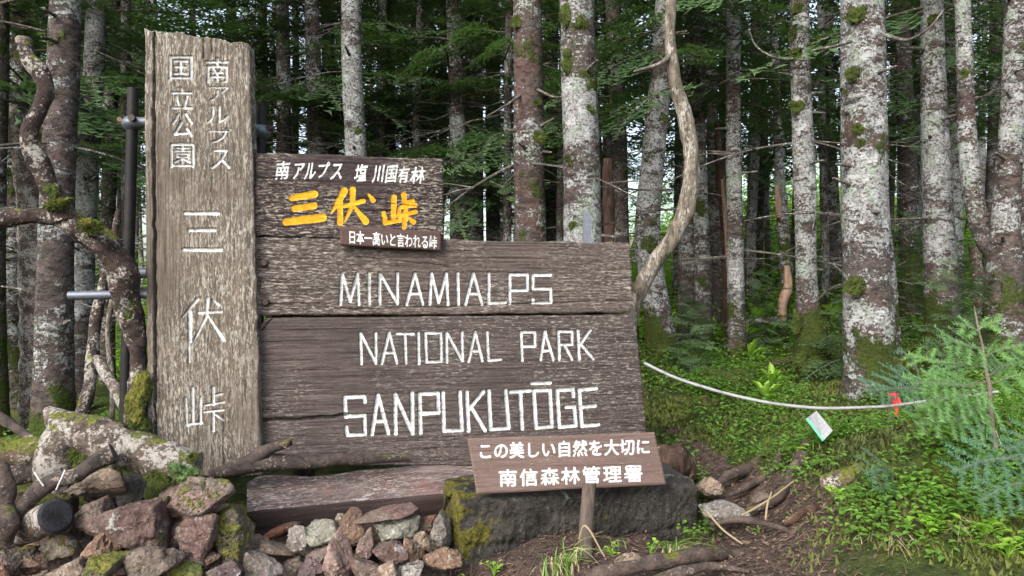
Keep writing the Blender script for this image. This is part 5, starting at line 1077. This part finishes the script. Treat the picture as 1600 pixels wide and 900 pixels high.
# moss fronds: short spikes all over the mossy ground
def fn(n):
    x, y = wedge(n, 1.5, 7.5, -.1, .82, 1.2); return x, y, off_path(x, y) * patch(x, y, 3.4, 5, -.6, .1) * behind_sign(x, y)
p = sample(66000, fn); m = len(p); z = height(p[:, 0], p[:, 1]); l = NR.uniform(.012, .030, m) * np.interp(p[:, 1], [2, 7.5], [1.1, 1.8]); a = NR.uniform(0, 6.28, m); w = l * .28
A_ = np.stack([p[:, 0] - np.sin(a) * w, p[:, 1] + np.cos(a) * w, z - .003], -1); B_ = np.stack([p[:, 0] + np.sin(a) * w, p[:, 1] - np.cos(a) * w, z - .003], -1); C_ = np.stack([p[:, 0] + np.cos(a) * l * .7, p[:, 1] + np.sin(a) * l * .7, z + l * NR.uniform(.3, 1, m)], -1)
V = np.stack([A_, B_, C_], 1).reshape(-1, 3); stuff('moss_fronds', [(V, np.arange(3 * m).reshape(-1, 3), 0)], MOSSF, np.repeat(np.clip(patch(p[:, 0], p[:, 1], 2, 8, -.5, .6) * .7 + NR.uniform(0, .4, m), 0, 1), 3))
# lime shrubs far up in the light
def fn(n):
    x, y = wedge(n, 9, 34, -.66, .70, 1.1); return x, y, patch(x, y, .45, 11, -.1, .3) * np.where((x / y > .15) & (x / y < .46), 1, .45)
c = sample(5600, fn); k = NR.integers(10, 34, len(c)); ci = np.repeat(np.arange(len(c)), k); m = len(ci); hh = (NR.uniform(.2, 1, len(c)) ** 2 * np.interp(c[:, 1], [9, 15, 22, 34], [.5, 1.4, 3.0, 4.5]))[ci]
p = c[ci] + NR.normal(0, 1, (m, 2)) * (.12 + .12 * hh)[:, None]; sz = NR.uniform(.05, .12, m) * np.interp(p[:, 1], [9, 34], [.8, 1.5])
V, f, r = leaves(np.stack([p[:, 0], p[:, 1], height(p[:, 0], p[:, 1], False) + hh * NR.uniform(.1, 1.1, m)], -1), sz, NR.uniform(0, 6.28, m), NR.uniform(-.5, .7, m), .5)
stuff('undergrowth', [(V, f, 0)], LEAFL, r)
# brown litter and needles on the path
def fn(n):
    x, y = wedge(n, 1.6, 4.8, -.5, .55); return x, y, np.clip(pathness(x, y) * 1.3, .04, 1)
p = sample(9000, fn); m = len(p); V, f, r = leaves(np.stack([p[:, 0], p[:, 1], height(p[:, 0], p[:, 1]) + NR.uniform(.001, .012, m)], -1), NR.uniform(.008, .032, m), NR.uniform(0, 6.28, m), NR.normal(0, .25, m), .38, .05)
r = r ** 1.8; r6 = r
q = sample(2600, fn); m2 = len(q); z2 = height(q[:, 0], q[:, 1]); a = NR.uniform(0, 6.28, m2); l = NR.uniform(.03, .13, m2); e = q + np.stack([np.cos(a) * l, np.sin(a) * l], -1); ze = height(e[:, 0], e[:, 1])
w = .0018; A_ = np.stack([q[:, 0] - np.sin(a) * w, q[:, 1] + np.cos(a) * w, z2 + .006], -1); B_ = np.stack([q[:, 0] + np.sin(a) * w, q[:, 1] - np.cos(a) * w, z2 + .006], -1); C_ = np.stack([e[:, 0], e[:, 1], ze + .010], -1); D_ = np.stack([q[:, 0], q[:, 1], z2 + .010], -1); E_ = C_ + [0, 0, -.003]
tv = np.stack([A_, B_, C_], 1).reshape(-1, 3)
stuff('leaf_litter', [(V, f, 0), (tv, np.arange(3 * m2).reshape(-1, 3), 0)], LITTER, np.concatenate([r6, np.repeat(NR.uniform(.1, .9, m2), 3)]))

# blades
def blades(cx, cy, n, L, spread, w, lean=(0, 0), dry=.3, seed=0, droop=1.0):
    g = np.random.default_rng(abs(int(seed))); out = [[], []]; rr = [[], []]
    for b in range(n):
        a = g.uniform(0, 6.28); l = L * g.uniform(.5, 1.1); o = np.array([cx + g.normal(0, spread * .35), cy + g.normal(0, spread * .35), 0]); o[2] = hz(o[0], o[1]) - .01
        d = np.array([math.cos(a) + lean[0], math.sin(a) * .7 + lean[1], 0]) * g.uniform(.4, 1.0); isd = g.uniform() < dry; t = np.linspace(0, 1, 7)[:, None]
        c_ = o + d * l * (.25 * t + .55 * t**2) + np.array([0, 0, 1]) * l * (1.0 * t - (.62 if not isd else .95) * droop * t**2.2)
        pr = np.array([-d[1], d[0], 0]); pr = pr / (np.linalg.norm(pr) + 1e-9); ww = w * (1 - .92 * t) * g.uniform(.7, 1.2)
        V = np.concatenate([c_ - pr * ww, c_ + pr * ww + [0, 0, .0006]]); i = np.arange(6); out[isd].append((V, np.stack([i, i + 1, i + 8, i + 7], -1), int(isd))); rr[isd].append(np.full(14, g.uniform(0, 1)))
    return out[0] + out[1], np.concatenate(rr[0] + rr[1]) if n else np.zeros(0)
def grass(label, px, py, d, n, L, spread, w=.0035, **k):
    c = P(px, py, d); p, r = blades(c[0], c[1], n, L, spread, w, seed=int(px), **k); o = mk('grass_tuft', p, [GRASSM, DRYG], smooth=True, loc=(c[0], c[1], hz(c[0], c[1])), attrs={'rnd': r}); return tag(o, label, 'grass', 'grass tufts')
grass('biggest grass tuft, half dry, in front of the concrete block by the wooden stake', 878, 888, 2.86, 70, .24, .10, dry=.45)
grass('grass tuft arching from the far corner of the concrete block', 1052, 858, 3.02, 55, .19, .09, dry=.4, lean=(.3, -.2))
grass('small sparse tuft behind the wooden stake', 962, 862, 3.05, 14, .13, .06, dry=.3)
grass('long-bladed sedge beside the young fir stem at the frame edge', 1572, 640, 2.9, 50, .46, .16, w=.004, dry=.15, lean=(-.3, -.4))
grass('thin sedge drooping over the mound below the young fir', 1500, 715, 2.85, 30, .24, .05, w=.003, dry=.25, lean=(-.3, -.3))
grass('dry grass wisps hanging on the lower face of the mound', 1395, 850, 2.45, 26, .16, .10, w=.0025, dry=.95, lean=(-.2, -.5))
grass('dry wisps beneath the round leaves of the mound', 1500, 820, 2.4, 26, .18, .04, w=.0022, dry=.95, lean=(-.3, -.5))
grass('thin grass tuft under the hanging card on the bank', 1240, 690, 3.7, 26, .2, .2, w=.003, dry=.5)
grass('thin tuft around the foot of the taped stake', 1372, 700, 3.75, 24, .2, .16, w=.003, dry=.5)

def seedling(label, px, py, d, n, s, mat=None, hgt=.05, cat='plant', name='seedling', group='green seedlings', ratio=.75, up_=(-.2, .5), spread=1.0):
    c = P(px, py, d); g = np.random.default_rng(int(px * 3 + py)); b = np.array([c[0], c[1], hz(c[0], c[1])]); pos = []; st = []
    for k in range(n):
        e = np.array([g.normal(0, .5 * s * spread * 2), g.normal(0, .4 * s * spread * 2), hgt * g.uniform(.3, 1.1)]); pos.append(b + e); st += tube([b, b + e * [.4, .4, .7], b + e], [.0018, .0014, .0009], 4, 5, caps=False)
    pos = np.array(pos); V, f, r = leaves(pos, g.uniform(.6, 1.2, n) * s, g.uniform(0, 6.28, n), g.uniform(*up_, n), ratio)
    nst = sum(len(v) for v, _ in st)
    o = mk(name, [(V, f, 0)] + [(v, q, 0) for v, q in st], mat or LEAFL, smooth=True, loc=b, attrs={'rnd': np.concatenate([r, np.full(nst, .3)])}); return tag(o, label, cat, group)
for lab, x, y, d, n, s in (('bright seedling cluster at the foot of the tall mottled slab', 556, 893, 2.86, 20, .026), ('upright bright seedling before the brown five-sided stone', 656, 872, 2.92, 13, .022), ('low bright seedling at the ground below the five-sided stone', 642, 896, 2.84, 10, .020),
    ('small ground seedling between the slanting stone and the frame bottom', 668, 893, 2.86, 9, .018), ('wide bright seedling beneath the reddish brown slanting stone', 703, 889, 2.88, 18, .024), ('tiny seedling at the near corner of the concrete block', 734, 890, 2.9, 7, .018),
    ('seedling pair on the foot of the concrete block', 772, 878, 2.95, 12, .020), ('bright seedling just past the wooden stake', 957, 854, 2.96, 11, .020), ('seedling under the far end of the concrete block', 1017, 856, 3.02, 9, .020), ('young seedling on the path beside the small dark rock', 1186, 772, 3.1, 7, .022),
    ('seedling between the dark roots at the picture bottom', 1062, 885, 2.62, 12, .018), ('leafy seedling beside the timber on the path bank', 1312, 800, 2.9, 14, .026), ('leafy seedling among the roots past the mossy stone', 1243, 812, 3.0, 8, .022),
    ('bright leafy clump at the bottom frame corner of the mound', 1575, 870, 2.25, 26, .034), ('round-leaved sprig in the middle of the mound face', 1455, 800, 2.42, 26, .030), ('round-leaved sprig under the young fir branch on the mound', 1545, 700, 2.7, 24, .036), ('round-leaved plant high on the mound near the hose end', 1585, 690, 2.6, 20, .038), ('round-leaved sprig low on the mound', 1540, 815, 2.35, 20, .030), ('single-stem leafy plant below the hanging card', 1262, 706, 3.6, 6, .04)):
    seedling(lab, x, y, d, n, s, LEAFL if d < 3 and x < 1300 else LEAFG if False else LEAFL)
def hellebore(label, px, py, d, s, seed):
    c = P(px, py, d); b = np.array([c[0], c[1], hz(c[0], c[1])]); g = np.random.default_rng(abs(int(seed))); n = 9; yaw = np.arange(n) * 2.4 + g.uniform(0, 6); tl = np.linspace(.35, 1.2, n)
    pos = np.repeat(b[None], n, 0); pos[:, 2] += np.linspace(.02, .10, n) * s * 4
    V, f, r = leaves(pos, s * g.uniform(.85, 1.15, n), yaw, tl, .36, .25, .55); stem = tube([b, b + [0, 0, s * .5]], [.006, .003], 6, 5)
    o = mk('broad_leaf_plant', [(V, f, 0)] + [(v, q, 0) for v, q in stem], LEAFL, smooth=True, loc=b, attrs={'rnd': np.concatenate([r * .5 + .3, np.full(sum(len(v) for v, _ in stem), .3)])}); return tag(o, label, 'plant', 'broad-leaved rosette plants')
for lab, x, y, d, s in (('nearest rosette of broad pointed leaves right behind the white hose', 1196, 648, 4.9, .125), ('broad-leaved rosette a step behind the nearest one', 1206, 612, 5.6, .13), ('broad-leaved rosette at the foot of the pole-like trunk', 1172, 555, 7.0, .18), ('upright rosette beside the double seamed trunk', 1108, 520, 8.2, .20), ('rosette near the fallen grey pole', 1166, 520, 8.0, .18),
    ('rosette between the stoutest trunk and the sturdy pale one', 1432, 520, 7.6, .22), ('rosette in the light left of the crooked snag foot', 1180, 492, 9.5, .24), ('rosette behind the swollen mossy trunk foot', 1300, 490, 9.0, .22)):
    hellebore(lab, x, y, d, s, int(x))
# moss hummock
c = P(1122, 590, 5.5); V, f = rock_geo(.50, .5, .26, 0, 5, 6); V = V + np.array([c[0], c[1], hz(c[0], c[1]) + .02]); n0 = len(V)
dd = NR.integers(0, n0, 5200); pz = V[dd] + NR.normal(0, .012, (5200, 3)); pz = pz[pz[:, 2] > hz(c[0], c[1]) - .02]; LV, LF, lr = leaves(pz, NR.uniform(.018, .034, len(pz)), NR.uniform(0, 6.28, len(pz)), NR.uniform(0, .9, len(pz)), .6)
hm = mk('moss_hummock', [(V, f, 0), (LV, LF, 1)], [MOSSC, LEAFG], loc=(c[0], c[1], hz(c[0], c[1])), attrs={'rnd': np.concatenate([np.full(n0, .3), lr * .5])}); tag(hm, 'rounded dark green moss hummock beyond the white hose near the grey pole-like trunk', 'moss')

# ---------------------------------------------------------------- young firs
def fir_branch(parent, path, wpx, mat, seed, side=.34, nl=.023, ns=.0052, nw=.0025, name='branch', pitch=0.0):
    """one branch with real needles, its axis following measured points"""
    pts = np.array([P(*p) for p in path]); a, b = pts[0], pts[-1]; L = np.linalg.norm(b - a); tw, (nv, nf) = spray(L, seed, step=.030, side=side, nl=nl * .85, ns=ns * .9, nw=nw * 1.35, droop=.0, start=.10, up=.2, sub=False)
    x = (b - a) / L; y = np.cross([0, 0, 1.], x); y /= np.linalg.norm(y); z = np.cross(x, y); mid = spline(pts, 40); s = np.linspace(0, 1, 40)
    pitch = .75 if y[1] > 0 else -.75
    y, z = y * math.cos(pitch) + z * math.sin(pitch), z * math.cos(pitch) - y * math.sin(pitch)
    def tr(v):
        t = np.clip(v[:, 0] / L, 0, 1); c_ = np.stack([np.interp(t, s, mid[:, k]) for k in range(3)], -1) + x * (v[:, 0] - t * L)[:, None]; return c_ + v[:, 1:2] * y + v[:, 2:3] * z
    pl = np.array(parent.location); parts = [(tr(v) - pl, f, 0) for v, f in tw if isinstance(f, np.ndarray)]; n = sum(len(p[0]) for p in parts); k = len(nv) // 3; r = NR.uniform(0, 1, k)
    parts.append((tr(nv) - pl, nf, 1)); return mk(name, parts, [TWIGP, mat], smooth=False, parent=parent, attrs={'rnd': np.concatenate([np.zeros(n), r, r, r])})
TWIGP = wood_mat('pale_twig', (.11, .09, .07), (.24, .205, .17), None, 0, 0, 2)
yf = thing('young_fir', 'young fir with pale bent stem and flat bright branches above the mound', 'tree', P(1548, 640, 2.66))
part_limb(yf, 'trunk', [(1556, 700, 2.66), (1548, 640, 2.66), (1546, 606, 2.66), (1539, 570, 2.66), (1536, 545, 2.66), (1528, 510, 2.67), (1522, 478, 2.68)], [7, 7, 7, 5, 4, 3, 1.5], TWIGP, bump=.1, bs=30, n=50, seg=10)
for k, (pth, sd, pit) in enumerate((([(1542, 594, 2.66), (1510, 606, 2.60), (1485, 606, 2.55), (1450, 604, 2.50), (1415, 602, 2.46)], .22, .25), ([(1546, 608, 2.66), (1520, 618, 2.6), (1480, 622, 2.52), (1420, 640, 2.42)], .26, .2), ([(1546, 625, 2.66), (1510, 652, 2.58), (1470, 660, 2.5), (1425, 668, 2.44)], .26, .2),
        ([(1536, 545, 2.66), (1510, 540, 2.62), (1485, 536, 2.58), (1462, 530, 2.55)], .34, .3), ([(1538, 560, 2.66), (1560, 548, 2.62), (1590, 542, 2.58), (1612, 540, 2.55)], .34, .3), ([(1530, 516, 2.66), (1510, 510, 2.66), (1490, 507, 2.66)], .4, .4), ([(1530, 515, 2.66), (1545, 506, 2.64), (1562, 502, 2.62)], .4, .4),
        ([(1540, 572, 2.67), (1500, 572, 2.8), (1460, 566, 2.9), (1425, 556, 3.0)], .34, .2), ([(1545, 600, 2.67), (1580, 590, 2.6), (1630, 588, 2.52)], .34, .2), ([(1543, 585, 2.67), (1575, 575, 2.8), (1615, 568, 2.9)], .36, .2), ([(1536, 540, 2.67), (1520, 535, 2.8), (1490, 520, 2.9)], .36, .2))):
    fir_branch(yf, pth, 0, NEEDLEN, 700 + k, sd, pitch=pit)
for lab, loc, brs in (('bluish fir branches reaching in at the frame edge over the mound', (1640, 770, 2.3), (([(1640, 735, 2.35), (1590, 722, 2.3), (1530, 728, 2.25), (1478, 742, 2.2)], .36), ([(1640, 765, 2.3), (1590, 760, 2.25), (1545, 772, 2.2), (1520, 785, 2.18)], .36), ([(1640, 680, 2.4), (1600, 690, 2.35), (1570, 705, 2.3)], .36))),
                     ('bluish little fir lying low on the mound by the dark rotten log', (1395, 765, 2.75), (([(1420, 760, 2.8), (1395, 745, 2.72), (1370, 738, 2.66), (1345, 742, 2.62)], .42), ([(1420, 765, 2.8), (1392, 760, 2.7), (1362, 765, 2.62)], .42), ([(1420, 760, 2.8), (1425, 740, 2.72), (1418, 722, 2.68)], .42), ([(1420, 765, 2.8), (1440, 752, 2.7), (1452, 760, 2.64)], .42))),
                     ('low fir sprays across the slope behind the young fir stem', (1430, 590, 4.1), (([(1440, 600, 4.3), (1415, 585, 4.3), (1390, 578, 4.3)], .40), ([(1440, 600, 4.2), (1470, 580, 4.1), (1510, 572, 4.0)], .40), ([(1440, 598, 4.2), (1420, 560, 4.2), (1400, 548, 4.2)], .40), ([(1442, 605, 4.2), (1400, 612, 4.0), (1345, 612, 3.9)], .40)))):
    t = thing('young_fir', lab, 'tree', P(*loc))
    for k, (pth, sd) in enumerate(brs): fir_branch(t, pth, 0, NEEDLEB, 800 + k + loc[0], sd, nl=.022 if loc[2] < 3 else .028, ns=.005 if loc[2] < 3 else .009, nw=.0014 if loc[2] < 3 else .003, pitch=.25)
for lab, x, y, d, s in (('knee-high fir seedling beside the swollen mossy trunk foot', 1312, 570, 5.9, .9), ('fir seedling between the pole-like trunk and the crooked snag', 1196, 545, 7.4, 1.0), ('fir seedling in front of the sturdy pale trunk', 1498, 555, 5.2, .9), ('fir seedling at the foot of the brown double trunk', 1060, 540, 7.4, .9), ('fir seedling at the far side of the moss hummock', 1078, 578, 6.0, .7), ('fir seedling up the slope beyond the crooked snag', 1255, 470, 10.5, 1.3), ('fir seedling in the gap between the two big pale trunks', 1415, 545, 7.0, 1.1), ('fir seedling beyond the stump under the curved stem', 1510, 500, 8.0, 1.2)):
    c = P(x, y, d); t = thing('young_fir', lab, 'tree', (c[0], c[1], hz(c[0], c[1])), 'fir seedlings on the slope'); q = put(t, 'crown', CR_SAP[int(x) % 2], x, s)
# low sprays of the bigger firs hanging between the trunks above the sign
for k, (x, y, d, L, az, tree) in enumerate(((655, 215, 7.6, 1.3, 3.5, 0), (600, 225, 7.4, 1.1, -.6, 0), (470, 150, 7.2, 1.3, 3.4, 0), (985, 120, 6.4, 1.2, -.4, 0), (960, 150, 6.9, 1.2, 3.2, 0), (1100, 60, 6.6, 1.3, 3.3, 0), (1510, 120, 6.2, 1.3, 3.6, 0), (1420, 110, 6.2, 1.2, -.3, 0), (200, 110, 6.6, 1.3, -.2, 0), (60, 160, 6.0, 1.2, 3.3, 0))): pass
